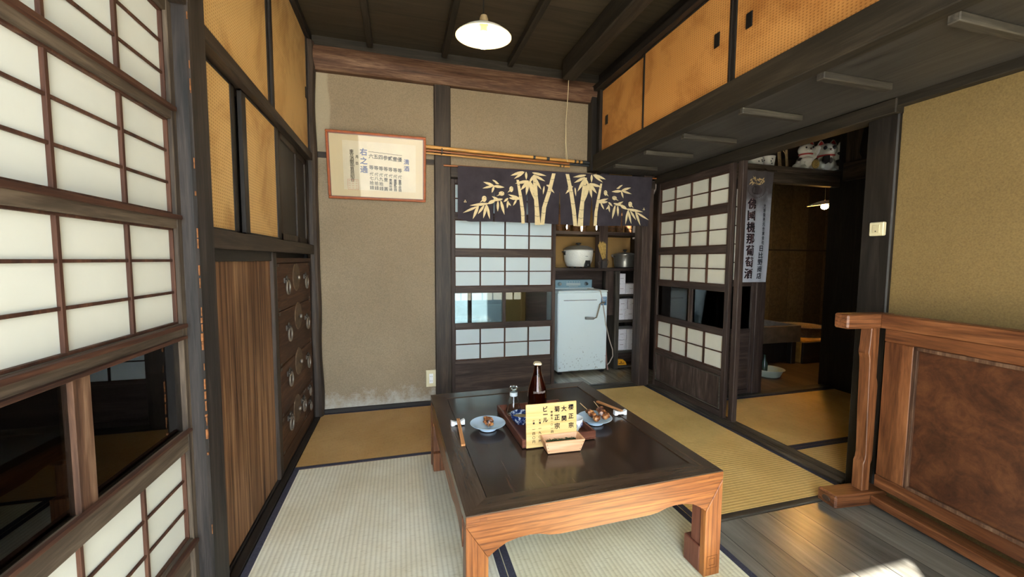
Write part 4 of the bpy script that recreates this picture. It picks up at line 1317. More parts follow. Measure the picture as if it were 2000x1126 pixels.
nr = thing('noren_curtain', 'short navy split curtain with pale bamboo and sparrow print over the kitchen doorway', 'curtain', (1.34, NY, 1.5))
navy = NT('navy_cloth')
nvv = navy.coords((1, 1, 1), False)
navy.base(navy.ramp(navy.noise(nvv, 8, 5, .6), [(.3, (48, 44, 50)), (.7, (64, 59, 66))]))
navy.bump(navy.wave(nvv, 260, 'Z', 0, 1), .1, .001)
M_navy = navy.fin(.85, .15)
zt_ = lambda x: 1.948 + (x - .45) * .0085
hem = lambda x: 1.512 - .006 * math.sin(x * 5)
#          top-left, top-right, bottom-left, bottom-right, slit top
PAN = [(.452, .748, .450, .739, 1.715), (.748, 1.031, .752, 1.026, 1.75), (1.031, 1.328, 1.040, 1.322, 1.78), (1.328, 1.632, 1.340, 1.618, 1.78), (1.632, 1.930, 1.648, 1.922, 1.745), (1.930, 2.240, 1.936, 2.214, 1.735)]
for i, (a, b_, c_, d_, zs) in enumerate(PAN):
    zl = PAN[i][4] if i else 1.5
    zr = PAN[i + 1][4] if i < 5 else 1.5
    zl = PAN[i][4]
    def f(u, v, a=a, b_=b_, c_=c_, d_=d_, zl=zl, zr=zr):
        xt = a + (b_ - a) * u
        z = hem(xt) + (zt_(xt) - hem(xt)) * v
        kl = max(0, min(1, (zl - z) / (zl - 1.51))) if i else 1 - v
        kr = max(0, min(1, (zr - z) / (zr - 1.51))) if i < 5 else 1 - v
        xl = a + (c_ - a) * kl
        xr = b_ + (d_ - b_) * kr
        x = xl + (xr - xl) * u
        if u == 0 and z < zl: x += .003 * (i > 0)
        if i == 0: z += .012 * max(0, 1 - u * 3) * (1 - v) ** 2 * 2
        return (x, cloth_y(x, z), z)
    g = G(0).grid(f, 10, 16)
    obj('curtain_panel', g, M_navy, nr, smooth=True)
M_print = plain('undyed_cloth_print', (216, 198, 156), .85, .1, var=.04, vscale=40)
M_pline = plain('print_line', (60, 56, 62), .85, .1)
PY = lambda x, z, k=1: (x, cloth_y(x, z) - .0012 * k, z)
g = G(0)
for n_l, ((x0, z0), (x1, z1), w) in enumerate(LEAVES):
    if n_l == len(LEAVES) // 2:
        obj('leaf_pattern', g, M_print, nr); g = G(0)
    d = Vector((x1 - x0, z1 - z0)); L = d.length
    if L < 1e-4: continue
    d /= L; nrm = Vector((-d.y, d.x))
    prof = [(0, .12), (.15, .34), (.38, .5), (.62, .42), (.84, .2), (1, 0)]
    up = [Vector((x0, z0)) + d * (L * t_) + nrm * (w * h) for t_, h in prof]
    dn = [Vector((x0, z0)) + d * (L * t_) - nrm * (w * h) for t_, h in prof[:-1]]
    mid_ = [Vector((x0, z0)) + d * (L * t_) for t_, h in prof]
    V1 = [g.bm.verts.new(PY(p.x, p.y, 1.6)) for p in up]
    V2 = [g.bm.verts.new(PY(p.x, p.y, 1.6)) for p in dn] + [V1[-1]]
    for k in range(len(prof) - 1):
        vs = [V1[k], V1[k + 1], V2[k + 1], V2[k]]
        vs = [v for n_, v in enumerate(vs) if v not in vs[:n_]]
        g.bm.faces.new(vs)
obj('leaf_pattern', g, M_print, nr)
g = G(0); gl = G(0)
def strip(gx, pts, off):
    V = []
    for (x, z), w in pts:
        V.append((gx.bm.verts.new(PY(x - w / 2, z, off)), gx.bm.verts.new(PY(x + w / 2, z, off))))
    for A, B in zip(V, V[1:]):
        gx.bm.faces.new((A[0], A[1], B[1], B[0]))
for S_ in STALKS:
    pts = []
    for (p, w), (q, w2) in zip(S_, S_[1:]):
        for k in range(6):
            f_ = k / 6
            pts.append(((p[0] + (q[0] - p[0]) * f_, p[1] + (q[1] - p[1]) * f_), w + (w2 - w) * f_))
    pts.append(S_[-1])
    g = G(0)
    strip(g, pts, 1.0)
    obj('bamboo_stalk_print', g, M_print, nr)
    for k in range(2, len(pts) - 1, 4):
        (x, z), w = pts[k]
        gl.poly([PY(x - w * .56, z + .004, 1.4), PY(x, z - .003, 1.4), PY(x + w * .56, z + .003, 1.4), PY(x + w * .56, z + .0055, 1.4), PY(x, z, 1.4), PY(x - w * .56, z + .0065, 1.4)])
for (x, z), w, h, dr in BIRDS:
    pts = []
    g = G(0)
    for k in range(20):
        a = 2 * math.pi * k / 20
        pts.append(PY(x + w / 2 * math.cos(a) * (1 + .12 * math.sin(a)), z + h / 2 * math.sin(a), 2.0))
    g.poly(pts)
    g.poly([PY(x - dr * w * .42, z - h * .12, 1.9), PY(x - dr * w * .30, z - h * .38, 1.9), PY(x - dr * w * .95, z - h * .62, 1.9)])
    obj('sparrow_print', g, M_print, nr)
    ex, ez = x + dr * w * .14, z + h * .24
    gl.poly([PY(ex + .0035 * math.cos(2 * math.pi * k / 8), ez + .0035 * math.sin(2 * math.pi * k / 8), 2.4) for k in range(8)])
    gl.poly([PY(ex + dr * .010, ez - .004, 2.4), PY(ex + dr * .017, ez - .007, 2.4), PY(ex + dr * .009, ez - .009, 2.4)])
    for q in range(3):
        gl.poly([PY(x - dr * w * (.05 + .1 * q), z - h * (.05 + .1 * q), 2.4), PY(x - dr * w * (.38), z - h * (.12 + .1 * q), 2.4), PY(x - dr * w * (.38), z - h * (.145 + .1 * q), 2.4)])
g = G(0)
for x, z in SEALS:
    for dx, dz in ((0, .006), (-.006, -.005), (.006, -.005)):
        g.poly([PY(x + dx + .0052 * math.cos(2 * math.pi * k / 8), z + dz + .0052 * math.sin(2 * math.pi * k / 8), 1.6) for k in range(8)])
obj('seal_pattern', g, M_print, nr)
obj('print_lines', gl, M_pline, nr)

# ------------------------------------------------------------------ pendant lamp and pull cord
LX, LY_, LZ = .433, 2.14, 2.360
t = thing('pendant_lamp', 'lit white enamel pendant lamp with a round bulb under the dark ceiling', 'lamp', (LX, LY_, LZ))
# the disc hangs a little tilted
RT = Matrix.Rotation(math.radians(5), 4, 'X')
M_enamel = NT('white_enamel')
M_enamel.b.inputs['Base Color'].default_value = lin((244, 238, 220)); M_enamel = M_enamel.fin(.35, .5)
pr = [(.024, .062), (.040, .060), (.070, .046), (.110, .026), (.143, .003), (.1455, .000), (.1455, -.003), (.142, -.002), (.108, .022), (.068, .041), (.040, .054), (.022, .056)]
obj('lamp_shade', G(0).lathe(pr, (0, 0, 0), 48).turn(RT), M_enamel, t, True, True)
obj('lamp_socket', G(0).lathe([(0, .10), (.016, .10), (.022, .085), (.024, .055), (.0185, .052), (.0185, .022), (.0, .022)], (0, 0, 0), 20).turn(RT), plain('brass_socket', (150, 130, 96), .4, .5), t, True, True)
bulb = obj('light_bulb', G(0).lathe([(.012, .024), (.014, .012), (.024, -.004), (.031, -.022), (.030, -.040), (.020, -.054), (0, -.060)], (0, 0, 0), 24).turn(RT), glow('warm_bulb', (255, 214, 140), LAMP), t, True, True)
obj('lamp_cord', G(0).tube([(0, 0, .10), (0, 0, 2.82 - LZ)], .0035, 8), M_blackmetal, t, True)
obj('ceiling_rose', G(0).lathe([(0, 2.82 - LZ), (.034, 2.82 - LZ), (.030, 2.795 - LZ), (.008, 2.785 - LZ), (0, 2.785 - LZ)], (0, 0, 0), 20), M_blackmetal, t, True, True)
single('pull_cord', G(0).tube([(0, 0, .0), (.005, .02, -.10), (.018, .085, -.30), (.034, .115, -.46), (.052, .120, -.62)], .0024, 6).tube([(.018, .085, -.30), (.032, .122, -.48), (.044, .128, -.60)], .0018, 6), plain('white_cord', (206, 192, 156), .8, .1), 'thin white pull cord hanging from the ceiling beam before the plaster', 'cord', (1.338, 3.13, 2.66))

# ------------------------------------------------------------------ kitchen behind the curtain: shelving
sh = thing('kitchen_shelving', 'dark built-in kitchen shelving around the washing machine', 'shelving', (1.96, 4.10, 0))
g = G(.003)
g.box(1.33, 2.63, 3.92, 4.275, 1.087, 1.117)
obj('shelf_board', g, wood('door', 'X'), sh)
obj('shelf_board', G(.003).box(1.33, 2.63, 3.93, 4.10, 1.472, 1.508), wood('door', 'X'), sh)
obj('shelf_board', G(.003).box(1.33, 2.63, 4.10, 4.275, 1.472, 1.508), wood('door', 'X'), sh)
obj('upright', G(.003).box(2.062, 2.165, 3.925, 4.02, 1.117, 2.3), wood('door', 'Z'), sh)
obj('upright', G(.003).box(2.150, 2.245, 3.92, 3.96, .60, 1.087), wood('door', 'Z'), sh)
obj('upright', G(.003).box(2.255, 2.308, 3.90, 4.275, 0, 1.087), wood('grey', 'Z'), sh)
obj('upright', G(.003).box(2.600, 2.655, 3.90, 4.275, 0, 1.087), wood('grey', 'Z'), sh)
for z in (.806, .520, .176, .010):
    obj('shelf_board', G(.002).box(2.308, 2.600, 3.905, 4.27, z, z + .024), wood('grey', 'X'), sh)
obj('shelf_front', G(.002).box(2.308, 2.600, 3.995, 4.010, .20 - .15, .176), wood('door', 'X'), sh)
obj('back_board', G(0).box(1.33, 2.255, 4.20, 4.22, .0, 1.087), wood('door', 'X'), sh)
obj('back_board', G(0).box(2.30, 2.61, 4.262, 4.274, .0, 1.087), wood('black', 'X'), sh)
# row of brown cedar pails and slats standing on the top shelf
g = None
for i, (x, w, h) in enumerate(((1.60, .060, .22), (1.70, .075, .26), (1.80, .060, .24), (1.90, .075, .25), (2.00, .060, .27), (2.23, .080, .26), (2.34, .085, .28), (2.45, .080, .25), (2.56, .075, .27))):
    t = thing('wooden_pail', 'brown wooden pail on the top kitchen shelf, %s' % ('first from the papered door', 'second from the papered door', 'third from the papered door', 'fourth from the papered door', 'just before the shelf upright', 'first past the shelf upright', 'second past the shelf upright', 'third past the shelf upright', 'by the corner column')[i], 'pail', (x, 4.18, 1.5095), group='wooden pails on the top kitchen shelf')
    r = w * .56
    obj('staves', G(0).lathe([(0, 0), (r * .94, 0), (r, h), (r - .006, h), (r * .94 - .006, .01), (0, .01)], (0, 0, 0), 16), plain('pail_cedar', (112, 76, 44), .6, .3, var=.25, vscale=50), t, True)
    obj('hoop', G(0).torus((0, 0, h * .22), r * .965, .004, 'Z', n=20, m=6).torus((0, 0, h * .78), r * .995, .004, 'Z', n=20, m=6), plain('pail_hoop', (88, 62, 38), .5, .4), t, True)
for i, x in enumerate((1.613, 1.775, 1.940)):
    t = thing('hanging_bulb', ('small lit clear bulb under the curtain hem, above the lid of the rice cooker', 'lit clear bulb under the curtain hem, the largest and brightest', 'small lit clear bulb under the curtain hem, beside the shelf upright')[i], 'light bulb', (x, 3.76, 1.545), group='small lit bulbs behind the curtain hem')
    s = (1, 1.5, 1)[i]
    obj('bulb_glass', G(0).lathe([(.004, .02), (.0045 * s, .004), (.0062 * s, -.012), (.0045 * s, -.026 * s), (0, -.036 * s)], (0, 0, 0), 14), glow('small_bulb', (255, 236, 200), 8), t, True, True)
    obj('bulb_holder', G(0).lathe([(0, .07), (.009, .07), (.011, .03), (.010, .018), (0, .018)], (0, 0, 0), 12), M_blackmetal, t, True, True)
    obj('bulb_cord', G(0).tube([(0, 0, .06), (0, 0, 2.66 - 1.545)], .0025, 6), M_blackmetal, t, True)

# washing machine
rust = NT('white_enamel_with_rust')
rv = rust.coords((1, 1, 1), False)
rn = rust.noise(rv, 46, 4, .7)
sxz = rust.n('ShaderNodeSeparateXYZ'); rust.l(rv, sxz.inputs[0])
ma = rust.n('ShaderNodeMath', operation='MULTIPLY_ADD'); rust.l(sxz.outputs[2], ma.inputs[0]); ma.inputs[1].default_value = -.30; rust.l(rn, ma.inputs[2])
rm = rust.ramp(ma.outputs[0], [(.585, (0, 0, 0)), (.625, (255, 255, 255))])
rb = rust.n('ShaderNodeRGBToBW'); rust.l(rm, rb.inputs[0])
rust.base(rust.mix(lin((226, 240, 244)), lin((70, 66, 62)), rb.outputs[0]))
M_rust = rust.fin(.3, .5)
wm = thing('washing_machine', 'old pale washing machine with a wringer crank and rust specks', 'washing machine', (1.845, 4.02, 0))
obj('cabinet', G(.010).box(1.562, 2.130, 3.840, 4.185, .030, .868), M_rust, wm)
obj('lid', G(.006).box(1.562, 2.130, 3.835, 4.19, .868, .884), plain('pale_enamel', (222, 234, 236), .3, .5), wm)
g = G(.003)
for x in (1.60, 2.09):
    for y in (3.87, 4.15):
        g.box(x - .02, x + .02, y - .02, y + .02, 0, .032)
obj('machine_foot', g, M_blackmetal, wm)
cp_ = obj('control_panel', G(.006).box(1.585, 2.088, 4.120, 4.185, .884, .985), plain('blue_grey_panel', (128, 158, 172), .35, .5), wm)
obj('panel_base', G(.003).box(1.575, 2.098, 4.105, 4.185, .884, .896), plain('pale_enamel', (222, 234, 236), .3, .5), cp_)
g = G(.0005)
g.box(1.77, 1.94, 4.117, 4.121, .938, .945); g.box(1.77, 1.94, 4.117, 4.121, .924, .930)
for k in range(6):
    g.box(1.776 + .030 * k, 1.782 + .030 * k, 4.1175, 4.121, .956, .963)
g.box(1.80, 1.91, 4.1178, 4.121, .909, .912)
obj('panel_marking', g, plain('pale_marking', (220, 222, 210), .4, .4), cp_)
for x in (1.690, 2.010):
    k = obj('dial', G(0).lathe([(0, -.026), (.014, -.026), (.016, -.020), (.022, -.004), (.024, 0)], (x, 4.120, .938), 20, 'Y'), plain('chrome', (190, 194, 196), .2, .5, .8), cp_, smooth=True)
obj('trim_line', G(.001).box(1.625, 2.005, 3.837, 3.841, .781, .786), M_blackmetal, wm)
lb = obj('blue_label', G(.001).box(2.052, 2.116, 3.8365, 3.841, .725, .815), plain('label_blue', (70, 112, 150), .4, .4), wm)
g = G(0)
for k, (a, b_) in enumerate(((2.060, 2.108), (2.070, 2.108), (2.066, 2.104))):
    g.box(a, b_, 3.8355, 3.8368, .800 - .016 * k, .806 - .016 * k, 0)
obj('label_line', g, plain('label_pale', (206, 222, 230), .5, .3), lb)
ck = obj('wringer_crank', G(0).tube([(2.075, 3.838, .758), (2.075, 3.800, .758)], .008, 10).tube([(2.075, 3.800, .758), (2.040, 3.796, .756), (2.018, 3.795, .742), (1.995, 3.793, .660), (1.978, 3.791, .605), (1.950, 3.790, .595)], [.009, .009, .008, .007, .007, .006], 10), plain('crank_steel', (132, 124, 112), .4, .5, .6), wm, smooth=True)
obj('crank_grip', G(0).tube([(1.945, 3.790, .595), (1.850, 3.790, .600)], [.0125, .0135], 12), plain('grey_grip', (124, 126, 126), .5, .4), ck, smooth=True)
g = G(0)
g.tube([(1.97, 4.0, .890), (2.00, 3.90, .893), (2.035, 3.828, .880), (2.055, 3.822, .80), (2.075, 3.822, .70), (2.105, 3.822, .52), (2.150, 3.824, .36), (2.195, 3.828, .24), (2.200, 3.828, .17), (2.165, 3.832, .10), (2.140, 3.835, .075)], .0055, 8)
obj('power_cord', g, plain('grey_cord', (176, 164, 152), .6, .3), wm, smooth=True)
obj('drain_hose', G(0).tube([(2.142, 3.90, .34), (2.144, 3.88, .22), (2.150, 3.87, .10), (2.160, 3.86, .014)], .008, 8), plain('pinkish_hose', (150, 112, 104), .5, .3), wm, smooth=True)

# rice cooker
t = thing('rice_cooker', 'white electric rice cooker with a metal lid on the kitchen shelf', 'rice cooker', (1.892, 4.085, 1.1185))
M_speckle = plain('speckled_white_enamel', (224, 224, 216), .35, .5, var=.05, vscale=120)
obj('cooker_body', G(0).lathe([(0, .012), (.118, .012), (.128, .018), (.150, .075), (.160, .150), (.161, .192), (.155, .196), (0, .196)], (0, 0, 0), 40), M_speckle, t, True, True)
g = G(0)
for a in (.8, 2.4, 3.9, 5.4):
    g.lathe([(0, 0), (.012, 0), (.012, .014), (0, .014)], (.095 * math.cos(a), .095 * math.sin(a), 0), 10)
obj('cooker_foot', g, M_blackmetal, t, True)
ld = obj('lid', G(0).lathe([(.168, .194), (.170, .200), (.160, .206), (.140, .222), (.100, .238), (.040, .246), (0, .247)], (0, 0, 0), 40), plain('brushed_aluminium', (180, 174, 160), .3, .5, .75), t, True, True)
obj('lid_knob', G(0).lathe([(0, .246), (.016, .246), (.014, .254), (.030, .258), (.030, .270), (.024, .274), (0, .274)], (0, 0, 0), 20), M_blackmetal, ld, True, True)
sw = obj('switch_box', G(.004).prism([(-.030, 0), (.040, 0), (.034, .072), (-.018, .072)], -.158, -.135, 'Y').turn(Matrix.Translation((.034, 0, .010))), M_blackmetal, t, True)
obj('switch_lever', G(.002).box(.036, .048, -.166, -.156, .022, .046), plain('chrome', (190, 194, 196), .2, .5, .8), sw, True)
obj('name_mark', G(0).box(.012, .040, -.1605, -.150, .123, .128, 0), plain('grey_mark', (120, 120, 118), .5, .3), t, True)
g = G(.002)
g.box(-.188, -.155, -.020, .020, .168, .180); g.box(-.168, -.152, -.016, .016, .140, .168); g.box(.155, .196, -.016, .016, .172, .182)
obj('side_handle', g, M_blackmetal, t, True)
# pot
t = thing('cooking_pot', 'dull aluminium pot with a lid and black knob on the kitchen shelf', 'pot', (2.455, 4.06, 1.1185))
M_alu = plain('dull_aluminium', (150, 148, 142), .32, .5, .8, var=.06, vscale=20)
obj('pot_body', G(0).lathe([(0, .003), (.100, .003), (.112, .010), (.120, .060), (.126, .142), (.129, .146), (.122, .146), (.116, .06), (.108, .014), (0, .012)], (0, 0, 0), 40), M_alu, t, True, True)
ld = obj('lid', G(0).lathe([(.131, .144), (.132, .152), (.118, .158), (.070, .170), (0, .176)], (0, 0, 0), 40), M_alu, t, True, True)
obj('lid_knob', G(0).lathe([(0, .174), (.010, .174), (.009, .186), (.020, .192), (.022, .202), (.014, .208), (0, .208)], (0, 0, 0), 16), M_blackmetal, ld, True, True)
obj('pot_handle', G(0).tube([(.120, 0, .118), (.150, -.004, .112), (.172, -.006, .128), (.178, -.004, .152), (.166, 0, .160)], [.008, .010, .011, .010, .008], 10), M_blackmetal, t, True, True)
obj('pot_handle', G(0).tube([(-.120, 0, .130), (-.150, -.004, .122), (-.165, -.004, .134), (-.158, 0, .150)], [.006, .007, .007, .006], 10), M_alu, t, True, True)
# whisk broom in a dark holder
t = thing('whisk_broom', 'straw whisk broom standing bristles up in a dark holder on the kitchen shelf', 'broom', (2.120, 3.905, 1.117))
t.location = (2.108, 3.898, 1.1185)
g = G(0)
rb_ = random.Random(4)
for k in range(90):
    a, q = rb_.uniform(0, 6.28), rb_.random() ** .5
    bx_, by_ = .014 * q * math.cos(a), .010 * q * math.sin(a)
    ex, ey = .050 * q * math.cos(a) - .030, .018 * q * math.sin(a)
    h = .285 - .03 * q * q + rb_.uniform(-.012, .008)
    g.tube([(bx_, by_, .085), (bx_ + (ex - bx_) * .62, by_ + (ey - by_) * .62, .19), (ex * .96, ey, h)], [.0032, .0036, .0016], 5)
obj('bristles', g, plain('dry_straw', (168, 138, 78), .7, .2, var=.2, vscale=60), t, True)
obj('binding', G(0).lathe([(.016, .078), (.018, .084), (.018, .100), (.015, .106)], (0, 0, 0), 14, 'Z', 1, .8), plain('dark_binding', (70, 58, 44), .6, .3), t, True, True)
g = G(.001)
g.box(-.028, .028, -.016, .016, .0, .078)
g.tube([(-.028, 0, .002), (-.075, -.004, .062), (-.028, -.002, .085)], .003, 6); g.tube([(.028, 0, .002), (.056, -.004, .070), (.040, -.002, .090)], .003, 6)
obj('broom_holder', g, plain('dark_holder', (60, 56, 54), .5, .4), t, True)
# white boxes
bxm = NT('white_printed_card')
bv = bxm.coords((1, 1, 1), False)
bvo = bxm.n('ShaderNodeTexVoronoi'); bvo.inputs['Scale'].default_value = 46; bvo.inputs['Randomness'].default_value = .35
bxm.l(bv, bvo.inputs['Vector'])
bxm.base(bxm.ramp(bvo.outputs['Distance'], [(.10, (176, 160, 160)), (.16, (226, 222, 224))]))
M_card = bxm.fin(.6, .3)
M_cardm = plain('card_print', (150, 130, 132), .7, .2)
BX = [(2.312, 2.398, .830, .114, 'white printed box at the near end of the top box shelf, below another'),
      (2.312, 2.398, .944, .112, 'white printed box topmost on the top box shelf'),
      (2.402, 2.540, .830, .114, 'wide white printed box in the middle of the top box shelf'),
      (2.544, 2.598, .830, .114, 'white printed box deepest behind the corner column on the top box shelf'),
      (2.312, 2.398, .544, .116, 'white printed box, lower row of the middle box shelf, near end'),
      (2.402, 2.538, .544, .116, 'wide white printed box, lower row of the middle box shelf, centre'),
      (2.542, 2.598, .544, .116, 'white printed box, lower row of the middle box shelf, behind the column'),
      (2.314, 2.430, .660, .116, 'white printed box, upper row of the middle box shelf, near end'),
      (2.442, 2.580, .660, .116, 'white printed box, upper row of the middle box shelf, by the column'),
      (2.312, 2.428, .200, .118, 'white printed box, lower row of the lowest box shelf, near end'),
      (2.432, 2.598, .200, .118, 'wide white printed box, lower row of the lowest box shelf, by the column'),
      (2.312, 2.428, .318, .120, 'white printed box, upper row of the lowest box shelf, near end'),
      (2.432, 2.598, .318, .120, 'wide white printed box, upper row of the lowest box shelf, by the column')]
for i, (a, b_, z, h, lab) in enumerate(BX):
    t = thing('cardboard_box', lab, 'box', ((a + b_) / 2, 4.04, z), group='white printed boxes on the kitchen shelves')
    yy = RNG.uniform(-.004, .004)
    w = (b_ - a) / 2
    obj('carton', G(.0015).box(-w, w, -.105 + yy, .10, .0005, h), M_card, t, True)
    obj('printed_line', G(0).box(-min(w * .5, .022), min(w * .5, .022), -.1056 + yy, -.104 + yy, h * .52, h * .56, 0), M_cardm, t, True)
t = thing('orange_packet', 'small orange packet on the lowest kitchen shelf', 'packet', (2.372, 3.955, .0355))
obj('packet_body', G(.002).prism([(-.058, 0), (.060, 0), (.048, .032), (.012, .062), (-.058, .068)], -.030, .020, 'Y'), plain('orange_card', (236, 164, 40), .5, .3), t, True)
obj('packet_print', G(0).box(-.040, .030, -.0306, -.029, .016, .022, 0).box(-.016, -.004, -.0306, -.029, .028, .040, 0), M_ink, t, True)

# ------------------------------------------------------------------ next room: shelf, cats, sign, sink
s8 = thing('display_shelf', 'dark wooden shelf over the opening to the dark kitchen', 'shelf', (3.18, 3.0, 1.99))
obj('shelf_board', G(.003).box(2.42, 3.952, 2.845, 2.935, 2.012, 2.036).box(2.42, 4.40, 2.935, 3.26, 2.012, 2.036), wood('grey', 'X'), s8)
obj('shelf_front', G(.003).box(2.42, 3.952, 2.836, 2.862, 1.985, 2.040), wood('weathered', 'X'), s8)

M_cat = plain('cat_white_glaze', (246, 240, 226), .25, .5)
M_red = plain('cat_red', (206, 70, 62), .4, .4)
M_catblack = plain('cat_black', (40, 36, 34), .3, .5)
M_gold_ = plain('cat_gold', (206, 176, 104), .35, .5, .3)
def cat(label, x, y, s, rz, big):
    t = thing('beckoning_cat', label, 'cat figurine', (x, y, 2.039), (0, 0, rz), 'white beckoning cat figurines')
    bm_ = G(0)
    B = [((0, 0, .085), .082, 1, .92, 1.06), ((0, -.012, .15), .058, 1, .9, 1.0), ((0, -.022, .215), .070, 1.12, .95, .92),
         ((-.045, -.060, .030), .036, .8, 1.1, .82), ((.045, -.060, .030), .036, .8, 1.1, .82), ((-.070, .0, .045), .050, .9, 1.2, .9), ((.070, .0, .045), .050, .9, 1.2, .9),
         ((-.050, -.060, .085), .025, .8, .9, 1.7), ((0, -.082, .200), .028, 1.25, .8, .8)]
    if big:
        B += [((.078, -.030, .165), .030, .9, .9, 1.2), ((.095, -.035, .205), .028, .9, .9, 1.2), ((.100, -.045, .250), .030, 1, 1, 1.15)]
    else:
        B += [((.066, -.040, .150), .028, .9, .9, 1.2), ((.085, -.045, .190), .026, .9, .9, 1.2), ((.090, -.052, .225), .026, 1, 1, 1.1), ((-.012, -.075, .115), .028, 1.9, .9, .8)]
    for c_, r, a, b_, d_ in B:
        bm_.ball(Vector(c_) * s, r * s, a, b_, d_, 3)
    body = obj('cat_body', bm_, M_cat, t, True, True)
    rm_ = body.modifiers.new('join', 'REMESH'); rm_.mode = 'VOXEL'; rm_.voxel_size = .0052 * s; rm_.use_smooth_shade = True
    sm_ = body.modifiers.new('soften', 'SMOOTH'); sm_.iterations = 5
    for q in (-1, 1):
        g = G(0)
        g.lathe([(.030 * s, 0), (.022 * s, .022 * s), (.008 * s, .044 * s), (0, .048 * s)], (q * .044 * s, -.016 * s, .262 * s), 14, 'Z', 1, .55)
        ear = obj('ear', g, M_cat, t, True, True)
        g = G(0)
        g.lathe([(.021 * s, 0), (.014 * s, .020 * s), (0, .038 * s)], (q * .044 * s, -.026 * s, .264 * s), 12, 'Z', 1, .5)
        obj('ear_lining', g, M_red, ear, True, True)
    g = G(0)
    er = .0155 if big else .009
    for q in (-1, 1):
        g.ball((q * .032 * s, -.082 * s, .228 * s), er * s, 1, .5, 1.1, 2)
    obj('eyes', g, M_catblack, t, True, True)
    g = G(0)
    g.ball((0, -.104 * s, .210 * s), .008 * s, 1.2, .6, .8, 2)
    obj('nose', g, plain('cat_nose', (90, 50, 40), .4, .4), t, True, True)
    g = G(0)
    for q in (-1, 1):
        g.tube([(0, -.1045 * s, .203 * s), (q * .008 * s, -.104 * s, .195 * s), (q * .018 * s, -.100 * s, .196 * s)], .0014 * s, 5)
    obj('mouth', g, M_catblack, t, True)
    obj('collar', G(0).torus((0, -.014 * s, .170 * s), .058 * s, .0085 * s, 'Z', n=28, m=8, sx=1.02, sz=.94), M_red, t, True, True)
    if big:
        g = G(0)
        g.prism([(-.040 * s, .160 * s), (.002 * s, .166 * s), (.004 * s, .108 * s), (-.022 * s, .092 * s), (-.046 * s, .116 * s)], -.090 * s, -.062 * s, 'Y')
        obj('bib', g, M_catblack, t, True)
        obj('bell', G(0).ball((.012 * s, -.082 * s, .120 * s), .019 * s, .8, .6, 1.4, 2), plain('dark_bell', (84, 74, 68), .4, .4), t, True, True)
        g = G(0)
        g.ball((.088 * s, -.036 * s, .178 * s), .030 * s, .92, .95, .7, 2)
        obj('black_patch', g, M_catblack, t, True, True)
    else:
        obj('gold_coin', G(0).lathe([(0, -.010), (.030 * s, -.010), (.034 * s, -.006), (.034 * s, .004), (0, .006)], (.052 * s, -.098 * s, .055 * s), 24, 'Y', 1.35, 1), M_gold_, t, True, True)
        g = G(0)
        for k in range(4):
            zc = (.030 + .016 * k) * s
            g.tube([(.036 * s, -.109 * s - .0015, zc), (.052 * s, -.1095 * s - .0015, zc + .010 * s), (.068 * s, -.109 * s - .0015, zc)], .0018 * s, 5)
        obj('coin_mark', g, M_catblack, t, True)
        g = G(0)
        g.ball((-.060 * s, -.030 * s, .120 * s), .030 * s, .8, 1, .6, 2)
        obj('black_patch', g, M_catblack, t, True, True)
    return t
cat('smaller white beckoning cat holding a gold coin, beside the larger cat', 3.655, 2.955, .90, math.radians(-24), False)
cat('larger white beckoning cat with a dark bib and raised paw', 4.040, 3.055, 1.12, math.radians(-34), True)
# two white sake cups and the bamboo tongs on the shelf
for i, (x, y, r, h, lab) in enumerate(((3.085, 2.96, .070, .085, 'rounded white jar with brush marks at the end of the shelf, mostly hidden'), (3.265, 2.99, .058, .120, 'white tapering sake cup with black marks, beside the rounded jar'))):
    t = thing('sake_jar', lab, 'jar', (x, y, 2.0365), group='white jars on the display shelf')
    prf = [(0, .003), (r * .55, 0), (r * .95, .022), (r, .05), (r * .92, h), (r * .85, h), (r * .9, .05), (r * .5, .012), (0, .01)] if i == 0 else [(0, .003), (r * .74, 0), (r * .78, .006), (r, h), (r * .94, h), (r * .72, .01), (0, .01)]
    obj('jar_body', G(0).lathe(prf, (0, 0, 0), 28), M_cat, t, True, True)
    g = G(0)
    for k in range(4):
        a = math.radians(-112 + 9 * (k % 2)); zc = .03 + .02 * k if i else .045 + .012 * (k % 2)
        rr_ = (r * (.80 + .2 * zc / h) if i else r) + .001
        g.ball((rr_ * math.cos(a + (0 if i else .25 * k)), rr_ * math.sin(a + (0 if i else .25 * k)), zc), .006, 1.3, .5, .9, 2)
    obj('brush_mark', g, M_catblack, t, True, True)
t = thing('bamboo_tongs', 'pale bamboo tongs standing on the shelf between the jars and the cats', 'tongs', (3.46, 3.0, 2.0365))
g = G(.001)
g.box(-.018, .012, -.006, .006, 0, .250, .001, Matrix.Rotation(math.radians(-8), 4, 'Y') @ Matrix.Translation((-.035, 0, .004)))
g.box(-.010, .010, -.006, .006, 0, .262, .001, Matrix.Rotation(math.radians(-7), 4, 'Y') @ Matrix.Translation((.045, 0, .003)))
g.tube([(-.050, -.008, .21), (-.01, -.012, .17), (.02, -.008, .12)], .003, 6)
obj('tongs_body', g, plain('old_bamboo', (170, 144, 104), .6, .3, var=.15, vscale=60), t, True)

